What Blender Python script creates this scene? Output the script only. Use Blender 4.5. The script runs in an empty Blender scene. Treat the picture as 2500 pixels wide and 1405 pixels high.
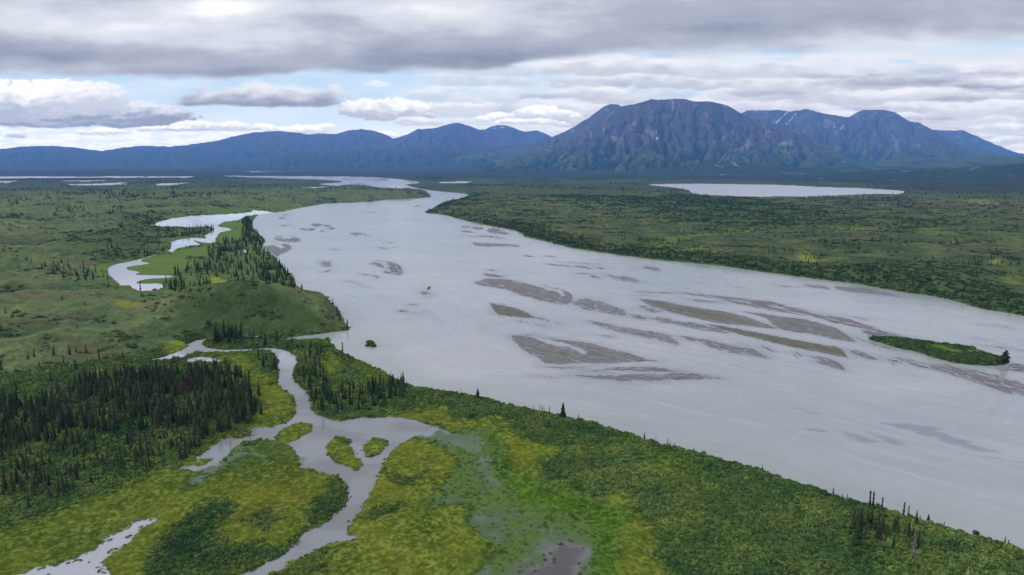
import bpy, math, random
import numpy as np
random.seed(7)
# ================================================================ camera, world, sun, exposure
scene = bpy.context.scene
F_PX, CX, CY, HORIZON, CAM_H = 1689.0, 1250.0, 702.5, 400.0, 120.0     # focal length and centre of the 2500 px wide photograph
PITCH = math.atan((CY - HORIZON) / F_PX)
cam_d = bpy.data.cameras.new("camera"); cam = bpy.data.objects.new("camera", cam_d)
scene.collection.objects.link(cam); scene.camera = cam
cam_d.sensor_width = 36.0; cam_d.lens = 36.0 * F_PX / 2500.0
cam_d.clip_start = 1.0; cam_d.clip_end = 200000.0
cam.location = (0, 0, CAM_H); cam.rotation_euler = (math.pi / 2 - PITCH, 0, 0)
SUN_EL, SUN_AZ = math.radians(42), math.radians(-78)                   # azimuth from +Y, clockwise
world = bpy.data.worlds.new("World"); scene.world = world; world.use_nodes = True
wn, wl = world.node_tree.nodes, world.node_tree.links
bg = wn['Background']
skyt = wn.new('ShaderNodeTexSky'); skyt.sky_type = 'NISHITA'; skyt.sun_disc = False
skyt.sun_elevation = SUN_EL; skyt.sun_rotation = SUN_AZ
skyt.altitude = 900; skyt.air_density = 1.0; skyt.dust_density = 2.0
tc = wn.new('ShaderNodeTexCoord'); cn = wn.new('ShaderNodeTexNoise'); cr = wn.new('ShaderNodeMapRange'); mx = wn.new('ShaderNodeMix'); mx.data_type = 'RGBA'
c2 = wn.new('ShaderNodeTexNoise'); cc = wn.new('ShaderNodeMix'); cc.data_type = 'RGBA'
cn.inputs['Scale'].default_value = 2.2; cn.inputs['Detail'].default_value = 6
c2.inputs['Scale'].default_value = 1.7; c2.inputs['Detail'].default_value = 4
wl.new(tc.outputs['Generated'], cn.inputs['Vector']); wl.new(tc.outputs['Generated'], c2.inputs['Vector'])
cr.inputs['From Min'].default_value = 0.30; cr.inputs['From Max'].default_value = 0.50
wl.new(cn.outputs['Fac'], cr.inputs['Value']); wl.new(cr.outputs['Result'], mx.inputs['Factor'])
wl.new(skyt.outputs['Color'], mx.inputs['A'])
cc.inputs['A'].default_value = (5.2, 5.35, 5.8, 1); cc.inputs['B'].default_value = (9.4, 9.5, 9.8, 1)   # cloud grey and white, times the 0.1 below
wl.new(c2.outputs['Fac'], cc.inputs['Factor']); wl.new(cc.outputs['Result'], mx.inputs['B'])
wl.new(mx.outputs['Result'], bg.inputs['Color']); bg.inputs['Strength'].default_value = 0.1
sun_d = bpy.data.lights.new("sun", 'SUN'); sun = bpy.data.objects.new("sun", sun_d); scene.collection.objects.link(sun)
sun_d.energy = 1.9; sun_d.angle = math.radians(10); sun_d.color = (1.0, 0.96, 0.90)
sun.location = (0, 0, 500)
sun.rotation_euler = (math.pi / 2 - SUN_EL, 0, math.pi - SUN_AZ)
scene.view_settings.view_transform = 'Standard'; scene.view_settings.look = 'None'
scene.view_settings.exposure = 0.35; scene.view_settings.gamma = 1.0; scene.view_settings.use_curve_mapping = False
scene.render.engine = 'CYCLES'
scene.cycles.max_bounces = 5; scene.cycles.diffuse_bounces = 2; scene.cycles.glossy_bounces = 2
scene.cycles.transmission_bounces = 1; scene.cycles.volume_bounces = 2; scene.cycles.transparent_max_bounces = 6
scene.cycles.use_denoising = True
DENS = 1.0; HAZE_TOP = 2450.0; HAZE_D = 3.8e-5; HAZE_C = (0.19, 0.43, 0.97, 1); HAZE_L = (0.08, 0.19, 0.44)
# ---------------------------------------------------------------- numpy noise helpers
def _h(ix, iy, seed):
    n = (ix.astype(np.int64) * 374761393 + iy.astype(np.int64) * 668265263 + seed * 1442695041) & 0xFFFFFFFF
    n = ((n ^ (n >> 13)) * 1274126177) & 0xFFFFFFFF
    n = ((n ^ (n >> 16)) * 2246822519) & 0xFFFFFFFF
    return ((n ^ (n >> 15)) & 0xFFFFFF).astype(np.float32) / np.float32(0xFFFFFF)
def vnoise(x, y, seed=0):
    """gradient noise about -1..1"""
    x = np.asarray(x, np.float64); y = np.asarray(y, np.float64)
    ix = np.floor(x); iy = np.floor(y)
    fx = (x - ix).astype(np.float32); fy = (y - iy).astype(np.float32)
    ux = fx * fx * fx * (fx * (fx * 6 - 15) + 10); uy = fy * fy * fy * (fy * (fy * 6 - 15) + 10)
    def g(dx, dy):
        a = _h(ix + dx, iy + dy, seed) * np.float32(6.2831853)
        return np.cos(a) * (fx - dx) + np.sin(a) * (fy - dy)
    a = g(0, 0); b = g(1, 0); c = g(0, 1); d = g(1, 1)
    return ((a + (b - a) * ux) * (1 - uy) + (c + (d - c) * ux) * uy) * np.float32(1.5)
def fbm(x, y, octv=5, seed=0, gain=0.5, lac=2.03):
    s = 0; a = 1.0; t = 0
    for k in range(octv):
        s = s + a * vnoise(x, y, seed + 17 * k); t += a
        a *= gain; x = x * lac + 3.7; y = y * lac - 1.9
    return s / t * 1.4
def ridged(x, y, octv=5, seed=0, gain=0.55, lac=2.1):
    s = 0; a = 1.0; t = 0; w = 1.0
    for k in range(octv):
        n = 1 - np.abs(vnoise(x, y, seed + 31 * k)) * 1.3
        n = np.clip(n, 0, 1) ** 2
        s = s + a * n * w; t += a
        w = np.clip(n * 1.6, 0, 1)
        a *= gain; x = x * lac + 5.1; y = y * lac + 2.3
    return s / t
def sst(a, b, x):
    t = np.clip((x - a) / (b - a), 0, 1)
    return t * t * (3 - 2 * t)
def lin(c):
    c = np.asarray(c, np.float64) / 255.0
    return np.where(c <= 0.04045, c / 12.92, ((c + 0.055) / 1.055) ** 2.4)
def mixc(a, b, t):
    return a * (1 - t[..., None]) + np.asarray(b) * t[..., None]
# ---------------------------------------------------------------- cloud cover of the sky backdrop
def sky_colour(u, v):
    """display colour (0..255) of the sky seen in direction (u, v), a regular grid; v grows downwards, 400 is the horizon"""
    wx = fbm(u / 260, v / 110, 4, 5) * 30 + fbm(u / 70, v / 40, 2, 6) * 6
    wy = fbm(u / 240, v / 90, 4, 8) * 10 + fbm(u / 60, v / 32, 2, 9) * 3.0
    U = u + wx; V = v + wy
    col = np.empty(u.shape + (3,))
    col[...] = (190, 216, 238)
    col = mixc(col, (224, 234, 241), sst(190, 385, v))
    n = fbm(u / 330, v / 60, 5, 21)
    col = mixc(col, (238, 242, 247), np.clip(0.15 + 0.5 * n, 0, 0.6))
    # closed cloud layer to the right
    cov = sst(1120, 1460, U - 0.5 * (V - 200)) * sst(100, 150, V)
    n1 = fbm(u / 300, v / 60, 5, 31, 0.5)
    col = mixc(col, (224, 226, 235), cov * sst(-0.5, -0.1, n1))
    col = mixc(col, (240, 241, 246), cov * sst(-0.1, 0.5, fbm(u / 240, v / 50, 5, 43, .5)) * 0.8)
    n4 = fbm(u / 46, v / 10.0, 5, 51, 0.55)
    a = sst(900, 500, U) * sst(298, 322, V) * sst(-0.3, 0.2, n4)
    col = mixc(col, (244, 246, 249), a * 0.95)
    col = mixc(col, (200, 208, 222), a * sst(0.1, 0.5, fbm(u / 60 + 3, v / 9.0 + 5, 4, 53)) * 0.5)
    def cloud(cu, vb, w, ht, hb, top, base, soft=0.35, rough=0.5, sc=1.0, seed=1, puff=0.0, k=1.0):
        m = 45
        i = np.where((u[0] > cu - w * 1.5 - m) & (u[0] < cu + w * 1.5 + m))[0]
        j = np.where((v[:, 0] > vb - ht * 1.6 - m) & (v[:, 0] < vb + hb * 1.6 + m))[0]
        if len(i) < 2 or len(j) < 2: return
        S = (slice(j[0], j[-1] + 1), slice(i[0], i[-1] + 1))
        uu, vv, UU, VV = u[S], v[S], U[S], V[S]
        s = np.clip(min(w, 260) * sc, 30, 400)
        n = fbm(uu / (s * 0.5), vv / (s * 0.24), 5, seed, 0.5)
        b = 0.0
        if puff:
            b = 1 - 2.2 * np.abs(vnoise(uu / (s * 0.22), vv / (s * 0.15), seed + 3)) + 0.5 * (1 - 2.2 * np.abs(vnoise(uu / (s * 0.1), vv / (s * 0.07), seed + 4)))
        dv = vb - VV
        up = np.where(dv > 0, dv / ht, -dv / hb)
        du = np.abs((UU - cu) / w)
        d = 1 - du ** 2.4 - up ** 2 + rough * n + puff * b * (dv > -hb)
        a = sst(0, soft, d) * k
        t = np.clip(dv / ht * 0.95 + 0.22 + 0.4 * fbm(uu / (s * 0.34), vv / (s * 0.13), 5, seed + 9, 0.5) + 0.4 * puff * b, 0, 1)
        c = mixc(np.zeros(uu.shape + (3,)) + base, top, sst(0.0, 1.0, t))
        col[S] = mixc(col[S], c, a)
    # rows of flat-based clouds of the right layer, smaller towards the horizon
    rs = np.random.RandomState(12)
    for row in range(9):
        vb = 362 - row * 11 - row * row * 1.55
        w0 = 40 + row * 15.0
        uu0 = 1080 + rs.rand() * 120 + max(0, 4 - row) * -10
        while uu0 < 2900:
            w = w0 * (0.7 + 0.9 * rs.rand())
            h = w * 0.16 + 4
            q = rs.rand()
            top = (246 - 14 * q, 247 - 13 * q, 250 - 9 * q)
            g = 0.35 + 0.65 * rs.rand() * sst(1100, 1500, np.float64(uu0))
            base = (206 - 46 * g, 210 - 44 * g, 223 - 38 * g)
            cloud(uu0, vb + rs.uniform(-7, 7), w, h, h * 0.45 + 2, top, base, 0.55, 0.55, 0.8, int(300 + uu0 + row), 0.07, 0.5)
            uu0 += w * (1.15 + 0.7 * rs.rand())
    cloud(60, 262, 235, 66, 46, (255, 255, 255), (176, 183, 203), 0.2, 0.45, 0.7, 101, 0.22)
    cloud(300, 286, 190, 40, 24, (228, 231, 239), (148, 158, 182), 0.3, 0.55, 0.6, 109, 0.14)
    cloud(200, 250, 130, 50, 34, (244, 245, 249), (190, 196, 212), 0.5, 0.4, 0.7, 104, 0.15, 0.8)
    cloud(120, 303, 240, 9, 6, (182, 190, 208), (140, 153, 182), 0.8, 0.6, 0.5, 112, 0, 0.75)
    cloud(40, 333, 40, 10, 6, (190, 200, 220), (150, 165, 195), 0.8, 0.5, 1, 113, 0, 0.7)
    cloud(655, 248, 235, 50, 16, (230, 232, 238), (152, 158, 178), 0.7, 0.75, 0.8, 121, 0.07)
    cloud(600, 252, 190, 14, 9, (176, 181, 200), (140, 148, 172), 0.9, 0.4, 0.6, 123, 0, 0.6)
    cloud(950, 278, 125, 34, 14, (248, 248, 251), (182, 188, 205), 0.3, 0.5, 0.8, 131, 0.2)
    cloud(1020, 296, 70, 14, 8, (236, 238, 243), (200, 204, 217), 0.5, 0.5, 0.8, 133, 0.1)
    cloud(1130, 262, 90, 14, 16, (240, 242, 246), (210, 214, 224), 0.6, 0.5, 0.8, 135, 0.1)
    cloud(935, 208, 36, 15, 12, (240, 244, 249), (224, 233, 243), 0.9, 0.5, 1.3, 137, 0, 0.85)
    for i, (cu, vb, w, h) in enumerate([(470, 314, 60, 20), (560, 312, 55, 17), (640, 315, 30, 16), (730, 320, 85, 18), (400, 318, 70, 12),
                                        (880, 326, 50, 9), (940, 330, 42, 12), (1210, 290, 70, 12), (1330, 284, 90, 20), (1290, 300, 100, 10), (250, 322, 60, 10)]):
        cloud(cu, vb, w, h, 5, (253, 253, 254), (200, 206, 221), 0.3, 0.5, 0.8, 141 + 3 * i, 0.22)
    cloud(500, 318, 160, 4, 3, (180, 189, 208), (164, 175, 200), 0.9, 0.5, 0.6, 181, 0, 0.5)
    for i, (cu, vb, w, h, k) in enumerate([(1500, 250, 90, 10, .5), (1880, 230, 150, 12, .6), (2240, 200, 190, 18, .7), (2410, 214, 140, 12, .8), (2330, 245, 110, 10, .7),
                                           (2060, 185, 130, 14, .55), (2280, 288, 90, 10, .6), (1310, 243, 60, 9, .5), (2440, 178, 100, 9, .4), (2100, 262, 60, 9, .45)]):
        cloud(cu, vb, w, h, h * 0.8, (204, 208, 221), (156, 162, 183), 1.0, 0.5, 0.7, 201 + 3 * i, 0, k)
    # the great deck overhead
    edge = 188 + 12 * np.sin(u / 260.0) - 46 * sst(1150, 1500, u) - 10 * sst(1700, 2500, u) + fbm(u / 220, v / 80, 4, 71) * 14
    deck = sst(0, 20 + 34 * sst(1200, 1900, u), edge - v + fbm(u / 90, v / 30, 4, 73) * 7)
    n = fbm(u / 420, v / 130, 6, 75, 0.58); m = fbm(u / 620 + 4, v / 85, 6, 79, 0.58)
    br = 0.45 + 0.30 * n + 0.26 * m
    def g(cu, cv, su, sv): return np.exp(-((U - cu) / su) ** 2 - ((V - cv) / sv) ** 2)
    br = br + 0.6 * g(560, 16, 150, 32) + 0.35 * g(240, 72, 260, 40) + 0.22 * g(40, 10, 120, 40) + 0.16 * g(700, 95, 200, 30) + 0.35 * g(1000, 18, 300, 36) \
        + 0.30 * g(850, 132, 55, 24) - 0.42 * g(150, 130, 330, 34) - 0.35 * g(420, 178, 260, 16) + 0.2 * g(220, 165, 220, 14) - 0.45 * g(1150, 140, 420, 34) - 0.32 * g(1700, 60, 330, 46) \
        - 0.28 * g(2150, 30, 340, 36) + 0.20 * g(1420, 78, 120, 24) + 0.4 * g(2250, 112, 330, 26) - 0.25 * g(1000, 178, 260, 14) - .12 * g(1950, 120, 300, 16) + 0.1 * g(2400, 60, 200, 30)
    br = br + 0.11 * fbm(u / 110, v / 38, 5, 83, 0.6)
    c = mixc(np.zeros_like(col) + (134, 141, 162), (170, 176, 192), sst(-0.25, 0.3, br))
    c = mixc(c, (213, 217, 226), sst(0.25, 0.75, br))
    c = mixc(c, (253, 253, 254), sst(0.7, 1.2, br))
    return mixc(col, c, deck)
# ---------------------------------------------------------------- from photograph measurements to the ground plane
CP, SP = math.cos(PITCH), math.sin(PITCH)
def ground(p, z=0.0):
    """points measured in the photograph -> ground coordinates at height z"""
    p = np.asarray(p, np.float64)
    a = p[..., 0] - CX; b = CY - p[..., 1]
    dy = F_PX * CP + b * SP; dz = -F_PX * SP + b * CP
    t = (z - CAM_H) / dz
    return np.stack([a * t, dy * t], -1)
def project(x, y, z=0.0):
    fy = y * CP - (z - CAM_H) * SP; up = y * SP + (z - CAM_H) * CP
    fy = np.where(fy > 1, fy, 1.0)
    return CX + F_PX * x / fy, CY - F_PX * up / fy
CROPS = {'p': (0, 0, 1), '1': (0, 380, .36), '2': (800, 380, .36), '3': (1600, 380, .36), '4': (0, 780, .4449), '5': (800, 780, .4449), '6': (1600, 780, .4449),
         '7': (0, 0, .5), '8': (1250, 0, .5), 'A': (1140, 520, .2), 'B': (1540, 680, .2), 'C': (2000, 680, .2), 'D': (1180, 740, .242), 'E': (620, 500, .2), 'F': (2000, 1150, .1815)}
def K(key, s):
    """'x,y x,y ...' measured in an enlarged part of the photograph -> photograph pixels"""
    x0, y0, k = CROPS[key]
    a = np.array([[float(q) for q in w.split(',')] for w in s.split()])
    return a * k + (x0, y0)
def smooth(p, n=3):
    p = np.asarray(p, float); m = len(p); out = []
    for i in range(m):
        a, b, c, d = p[i - 1], p[i], p[(i + 1) % m], p[(i + 2) % m]
        for t in np.arange(n) / n:
            out.append(0.5 * (2 * b + (c - a) * t + (2 * a - 5 * b + 4 * c - d) * t * t + (3 * b - a - 3 * c + d) * t ** 3))
    return np.array(out)
def sd(poly, x, y, margin=60.0):
    """signed distance (positive inside) of ground points to a polygon, clipped at -margin away from it"""
    poly = np.asarray(poly, np.float64)
    out = np.full(x.shape, -margin, np.float32)
    lo = poly.min(0) - margin; hi = poly.max(0) + margin
    idx = np.nonzero((x > lo[0]) & (x < hi[0]) & (y > lo[1]) & (y < hi[1]))
    px, py = x[idx], y[idx]
    if px.size == 0: return out
    best = np.full(px.shape, 1e18); ins = np.zeros(px.shape, bool)
    q = np.roll(poly, -1, 0)
    for (ax, ay), (bx, by) in zip(poly, q):
        ex, ey = bx - ax, by - ay
        L = ex * ex + ey * ey
        if L < 1e-9: continue
        wx, wy = px - ax, py - ay
        t = np.clip((wx * ex + wy * ey) / L, 0, 1)
        dx = wx - t * ex; dy = wy - t * ey
        np.minimum(best, dx * dx + dy * dy, out=best)
        if ay != by:
            c = (ay > py) != (by > py)
            ins ^= c & (wx < ex * (py - ay) / ey)
    d = np.sqrt(best)
    out[idx] = np.maximum(np.where(ins, d, -d), -margin)
    return out
# ================================================================ outlines measured in the photograph
RIVER = np.vstack([K('p', '545,430 650,430 760,431 850,431.5 925,434 1000,441 1025,447 991,452 1048,465 1138,474 1133,483 1084,493 1063,506 1038,520 1088,526 1131,538 1189,551 1261,564 1282,578 1340,592 1412,609 1506,622 1610,636 1744,648 1852,663 1949,676 2097,695 2212,715 2298,727 2392,753 2500,772 2700,818 3000,900 3500,1080'),
    K('p', '3500,1760 3000,1545 2700,1420 2500,1345 2374,1305 2267,1274 2112,1229 1991,1194 1911,1167 1849,1145 1778,1127 1667,1096 1600,1082 1512,1051 1467,1038 1401,1022 1334,1007 1245,989 1183,973 1111,958 1022,945 991,936 933,907 867,876 827,856 807,836 805,827 740,829 676,831 690,828 774,816 845,807 850,801 838,780 828,758 806,740 760,715 724,697 716,679 684,643 670,625 641,607 648,589 636,575 623,564 616,546 634,524 677,519 756,504 810,497 900,493 944,488 1034,484 1052,481 1048,474 1030,463 1002,462 908,457 872,452 829,455 780,450 826,446 830,442 740,438 650,435 600,433')])
CREEK = [K('4', '800,230 900,205 1010,165 1040,142 1110,140 1130,155 1205,165 1260,168 1400,162 1500,160 1560,170 1620,200 1630,230 1610,290 1620,340 1680,400 1700,450 1720,510 1780,535 1850,560 1950,545 2023,540 2200,540 2360,580 2460,620 2560,690 2400,660 2280,645 2180,700 2120,760 2060,900 2010,980 1960,1080 1895,1160 1960,1205 1800,1230 1700,1290 1600,1340 1500,1400 1300,1490 1100,1560 1240,1440 1330,1400 1450,1350 1560,1290 1640,1200 1700,1160 1770,1130 1850,1060 1900,1010 1910,930 1890,890 1830,850 1780,845 1720,830 1650,810 1640,760 1600,700 1500,660 1400,664 1300,690 1250,740 1200,790 1100,830 1050,825 970,818 1060,800 1080,760 1150,710 1230,650 1290,655 1370,640 1380,600 1450,595 1540,580 1600,550 1625,500 1615,430 1600,410 1545,380 1525,330 1530,260 1510,200 1470,172 1400,175 1300,180 1120,185 1060,188 1020,205 1000,215'),
         K('4', '1050,212 1130,206 1200,225 1190,242 1120,237 1050,240 1020,228'),
         K('4', '1030,135 1100,112 1200,100 1330,92 1500,96 1530,100 1340,104 1200,110 1120,122 1110,142 1040,143')]
CREEK_ISLES = [K('4', '1505,650 1560,600 1620,572 1670,566 1712,582 1715,610 1660,640 1620,665 1560,685'),
               K('4', '1800,680 1850,645 1900,658 1930,710 1960,760 1995,795 1970,825 1900,810 1820,770 1790,720'),
               K('5', '200,690 260,650 310,660 330,680 300,730 270,750 210,760 198,720'),
               K('4', '1060,790 1110,765 1150,765 1130,800 1080,808')]
SLOUGH = K('4', '40,1440 120,1400 190,1370 300,1340 370,1330 440,1290 520,1260 560,1210 600,1180 680,1150 720,1110 780,1095 830,1090 870,1100 800,1140 740,1180 720,1210 640,1270 590,1310 580,1350 590,1440')
WETLAND = [K('1', '1040,470 1130,435 1230,420 1330,405 1480,400 1600,395 1700,385 1710,372 1760,375 1845,385 1730,402 1650,417 1630,435 1560,445 1500,460 1480,482 1540,490 1570,508 1500,520 1470,550 1450,590 1380,590 1310,575 1350,600 1365,603 1280,620 1200,630 1170,655 1120,655 1060,672 1010,692 970,702 960,722 1020,730 940,745 860,757 870,777 940,790 920,808 1000,812 1180,816 1120,830 1000,838 920,860 960,870 1090,870 1090,905 970,920 900,900 880,880 820,880 790,850 750,820 730,770 780,740 860,725 950,703 1000,688 1080,662 1150,640 1165,605 1160,590 1200,575 1300,560 1400,563 1390,540 1450,510 1440,490 1390,480 1300,490 1200,480 1100,487'),
           K('1', '1620,650 1670,642 1665,660 1630,662')]
LAKE = K('p', '1583,452 1620,450 1700,449 1900,452 2000,457 2100,460 2195,466 2208,470 2190,474 2130,474 2050,477 1960,480 1870,480 1800,479 1740,477 1690,472 1683,466 1650,459')
PONDS = [K('p', '-900,430 0,431 200,431 355,431 350,434 100,435 -900,437'), K('p', '370,431 480,431 478,434 372,434'), K('p', '385,449 440,447.5 438,451 390,452.5'),
         K('p', '735,459 825,455.5 800,461 740,462'), K('2', '750,180 970,177 960,185 760,188'), K('3', '2050,318 2310,333 2220,341 2080,329'), K('3', '1340,336 1590,338 1590,347 1400,344'),
         K('p', '155,441 245,441 240,443.5 160,443.5'), K('p', '-40,443 35,443 33,446 -40,446'), K('p', '170,450 300,447 298,451 180,453.5'), K('3', '2350,328 2420,330 2400,335 2350,333'),
         K('p', '260,474 300,473.5 298,476 262,476'), K('p', '-60,423 60,423 58,424.6 -60,424.6'), K('p', '370,417.5 500,417.5 480,418.6 372,418.6'), K('p', '560,418.5 820,420 815,421.5 600,420.5')]
BARE_UP = K('p', '-1500,1060 -300,985 0,915 180,890 330,864 440,838 475,818 560,826 700,822 800,816 848,804 845,788 800,770 700,757 560,757 470,758 400,742 330,722 262,703 232,690 225,665 300,642 370,612 400,583 385,562 372,545 400,527 470,519 560,521 640,510 760,498 1034,483 1046,478 1028,467 960,463 900,459 860,457 700,468 400,468 0,470 -1500,470')
RIGHT_UP = np.vstack([K('p', '1030,449 996,453 1052,464 1142,473 1138,484 1090,494 1068,506 1044,519 1088,525 1131,536 1189,549 1261,562 1285,576 1340,590 1412,607 1506,620 1610,634 1744,646 1852,661 1949,674 2097,693 2212,713 2298,725 2392,751 2500,770 2700,816 3000,898 3500,1075 4300,1500'),
                      K('p', '5200,440 2600,465 2350,492 2220,486 2100,486 1800,486 1670,480 1560,462 1300,452 1150,452')])
ISLAND = K('C', '600,735 680,730 850,735 1100,755 1350,790 1600,830 1830,850 1930,880 1990,915 2190,965 2275,985 2270,1045 2190,1062 2000,1062 1800,1050 1600,1020 1400,965 1200,900 1000,860 800,800 660,760')
ISLETS = [K('2', '262,1272 300,1266 326,1278 322,1304 300,1298 266,1284'), K('2', '680,890 696,888 697,904 684,905')]
WEED = K('5', '600,610 700,620 830,605 930,640 970,730 1000,880 1100,870 1250,900 1400,960 1600,1030 1640,1090 1600,1200 1560,1320 1560,1450 1500,1800 500,1800 820,1400 900,1330 920,1290 900,1210 820,1160 780,1060 700,1020 560,1030 560,980 640,920 700,800 660,720 560,680 500,650 560,640')
MUD = K('5', '1190,1270 1270,1215 1340,1230 1430,1250 1440,1290 1400,1330 1370,1420 1300,1600 900,1600 1050,1400 1100,1360 1200,1330')
WEED2 = K('4', '1000,880 1100,840 1250,760 1330,700 1500,665 1600,705 1640,770 1600,800 1450,790 1250,830 1100,900 1020,960')
HILL = ground((660, 776)); HILL2 = ground((560, 790))
_w = lambda p, n=3: ground(smooth(p, n) if n > 1 else p)
W_RIVER, W_CREEK, W_ISLES, W_SLOUGH = _w(RIVER), [_w(c) for c in CREEK], [_w(c) for c in CREEK_ISLES], _w(SLOUGH)
W_WET, W_LAKE, W_PONDS = [_w(c) for c in WETLAND], _w(LAKE), [_w(c, 1) for c in PONDS]
W_BARE, W_RIGHT, W_ISLAND, W_ISLETS = _w(BARE_UP, 1), _w(RIGHT_UP, 1), _w(ISLAND), [_w(c) for c in ISLETS]
W_OPEN = [_w(K('5', '770,1060 850,1075 1000,1050 1010,1080 900,1120 800,1130')), _w(K('5', '560,590 700,625 850,650 830,720 740,700 620,660')), _w(K('5', '840,760 960,780 940,900 880,880')), _w(K('5', '800,1170 900,1150 1000,1180 930,1210 850,1205')), _w(K('4', '1010,900 1120,830 1230,760 1290,720 1330,740 1200,820 1080,900'))]
W_WEED, W_MUD, W_WEED2 = _w(WEED), _w(MUD), _w(WEED2)
# patches of plant cover: outline, colour, softness in metres, strength
YG = (.172, .214, .028); YG2 = (.150, .196, .026); LUSH = (.085, .165, .014); DK = (.045, .080, .023); MEAD = (.100, .165, .024); YEL = (.185, .200, .030)
PATCH = [(K('4', '-600,1400 0,1180 300,1060 600,960 800,870 960,830 1100,830 1250,750 1500,660 1620,700 1660,800 1830,850 1900,930 1890,1010 1770,1130 1640,1200 1500,1330 1330,1420 1000,1650 -500,1800'), YG2, 6, .95, 1),
    (K('4', '1180,205 1330,200 1400,250 1500,340 1600,420 1620,500 1590,550 1450,600 1380,605 1370,560 1450,500 1400,420 1330,330 1210,250'), YG, 4, .9, 1),
    (K('4', '920,830 1080,735 1230,640 1300,640 1220,780 1100,832'), YG2, 3, .8, 1),
    (K('5', '340,700 460,650 600,700 700,800 640,920 560,1000 700,1030 780,1080 820,1160 910,1240 900,1330 820,1400 600,1800 -500,1800 -300,1420 0,1240 150,1215 100,1160 200,960 290,830'), YG, 3, .95, 1),
    (K('5', '330,545 640,480 660,530 800,545 980,540 990,620 1240,700 1250,740 1150,780 1160,850 1300,930 1440,990 1600,960 1700,1060 1780,1230 1900,1400 2200,1800 1700,1800 1550,1400 1620,1200 1640,1090 1400,1000 1050,900 990,850 940,660 850,600 700,620 560,570'), YG, 4, .95, 1),
    (K('5', '930,600 990,860 1100,870 1300,940 1500,1000 1640,1060 1650,1150 1590,1330 1580,1600 1450,1600 1450,1150 1250,1050 1050,1000 950,900 900,700'), LUSH, 6, .95, 1),
    (K('4', '820,1430 880,1230 960,1150 1100,1030 1250,1010 1270,1070 1220,1130 1220,1200 1280,1250 1450,1200 1400,1270 1560,1280 1450,1340 1330,1390 1200,1450'), DK, 3, .9, 0),
    (K('4', '1360,1100 1500,1030 1530,1060 1480,1140 1430,1180 1370,1150'), DK, 3, .85, 0),
    (K('4', '1800,900 1880,890 1905,1000 1850,1060 1770,1130 1700,1160 1720,1060'), DK, 3, .8, 0),
    (K('5', '320,860 350,835 400,870 530,840 480,890 400,920 340,890'), DK, 2, .85, 0), (K('5', '180,1100 220,1060 300,1020 420,1010 350,1060 240,1110'), DK, 2, .85, 0),
    (K('4', '1480,1430 1600,1340 1800,1270 1830,1330 1700,1430'), DK, 3, .7, 0),
    (K('5', '130,220 200,260 430,355 470,368 300,365 210,330 150,270'), MEAD, 3, .9, 1), (K('4', '1790,180 1830,200 1870,260 1850,300 1790,290 1780,230'), YG, 2, .9, 1),
    (K('1', '1900,1260 2200,1240 2240,1260 2300,1330 2260,1330 2190,1290'), MEAD, 3, .8, 1), (K('4', '900,190 905,150 960,130 1040,140 1000,170 920,195'), YG, 2, .9, 1),
    (K('6', '-40,740 80,740 270,850 260,880 180,850 -40,810'), MEAD, 3, .7, 1), (K('5', '1630,655 1690,660 1680,680 1630,670'), MEAD, 2, .8, 1), (K('5', '1710,760 1830,750 1860,800 1740,815'), MEAD, 3, .7, 1),
    (K('1', '800,1090 830,1050 940,1030 1060,1020 1040,1070 900,1098'), YEL, 3, .95, 1),
    (K('1', '630,765 800,725 1000,690 1160,655 1430,612 1410,650 1250,700 1310,740 1180,800 950,812 860,770 760,820 800,870 740,840 650,800'), MEAD, 5, .9, 1),
    (K('1', '1440,820 1530,850 1660,880 1740,905 1600,920 1450,910'), (.19, .24, .03), 3, .95, 1), (K('1', '1480,470 1640,440 1650,560 1480,590 1470,560 1560,500'), MEAD, 6, .8, 1),
    (K('1', '1680,640 1780,620 1770,660 1690,670'), MEAD, 4, .8, 1), (K('1', '1430,390 1640,350 2080,335 1840,380 1700,372 1600,392'), MEAD, 8, .55, 1),
    (K('C', '1290,820 1500,825 1640,880 1740,920 1640,940 1450,890 1330,850'), (.12, .17, .025), 2.5, .8, 1),
    (K('3', '960,720 1020,670 1100,740 1300,720 1050,760'), YG2, 6, .7, 0), (K('3', '750,710 800,700 780,725'), YG2, 5, .7, 0), (K('3', '270,665 360,650 330,675'), YG2, 6, .7, 0),
    (K('3', '2270,760 2330,740 2370,780'), YG2, 4, .7, 0), (K('3', '2330,880 2480,850 2499,920 2380,930'), YG2, 5, .5, 0), (K('3', '1050,500 1250,480 1500,520 1150,515'), YG2, 14, .5, 0), (K('3', '1780,520 1900,515 1850,540'), YG2, 12, .6, 0),
    (K('3', '0,590 600,520 640,545 200,600 0,640'), YG2, 14, .45, 0), (K('3', '1300,280 2499,330 2499,400 2000,362 1600,350'), (.095, .080, .055), 60, .5, 0), (K('3', '2050,310 2499,335 2499,345 2100,340'), YG2, 20, .6, 0),
    (K('3', '0,290 700,310 1000,360 1250,430 1900,470 1900,520 1100,500 600,520 0,450'), DK, 60, .65, 0), (K('2', '1400,270 1850,260 2100,300 2499,310 2499,420 2200,380 1700,330'), DK, 60, .6, 0),
    (K('3', '1500,760 2080,790 2300,900 2499,1000 2499,1090 2200,1035 1940,965 1400,860 1200,830'), DK, 10, .85, 0),
    (K('1', '650,560 1000,500 1080,600 1000,690 700,740 450,690 400,600'), DK, 25, .7, 0), (K('1', '700,440 1060,400 1100,440 1040,480 800,480'), DK, 30, .6, 0),
    (K('1', '1280,1160 1500,1120 1900,1130 2300,1180 2350,1170 2200,1230 1700,1240 1270,1280'), DK, 5, .8, 0), (K('1', '1700,960 2100,1000 2150,1090 1750,1080 1500,1050'), (.13, .115, .045), 14, .45, 0)]
W_LUSH = _w(PATCH[5][0])
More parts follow.
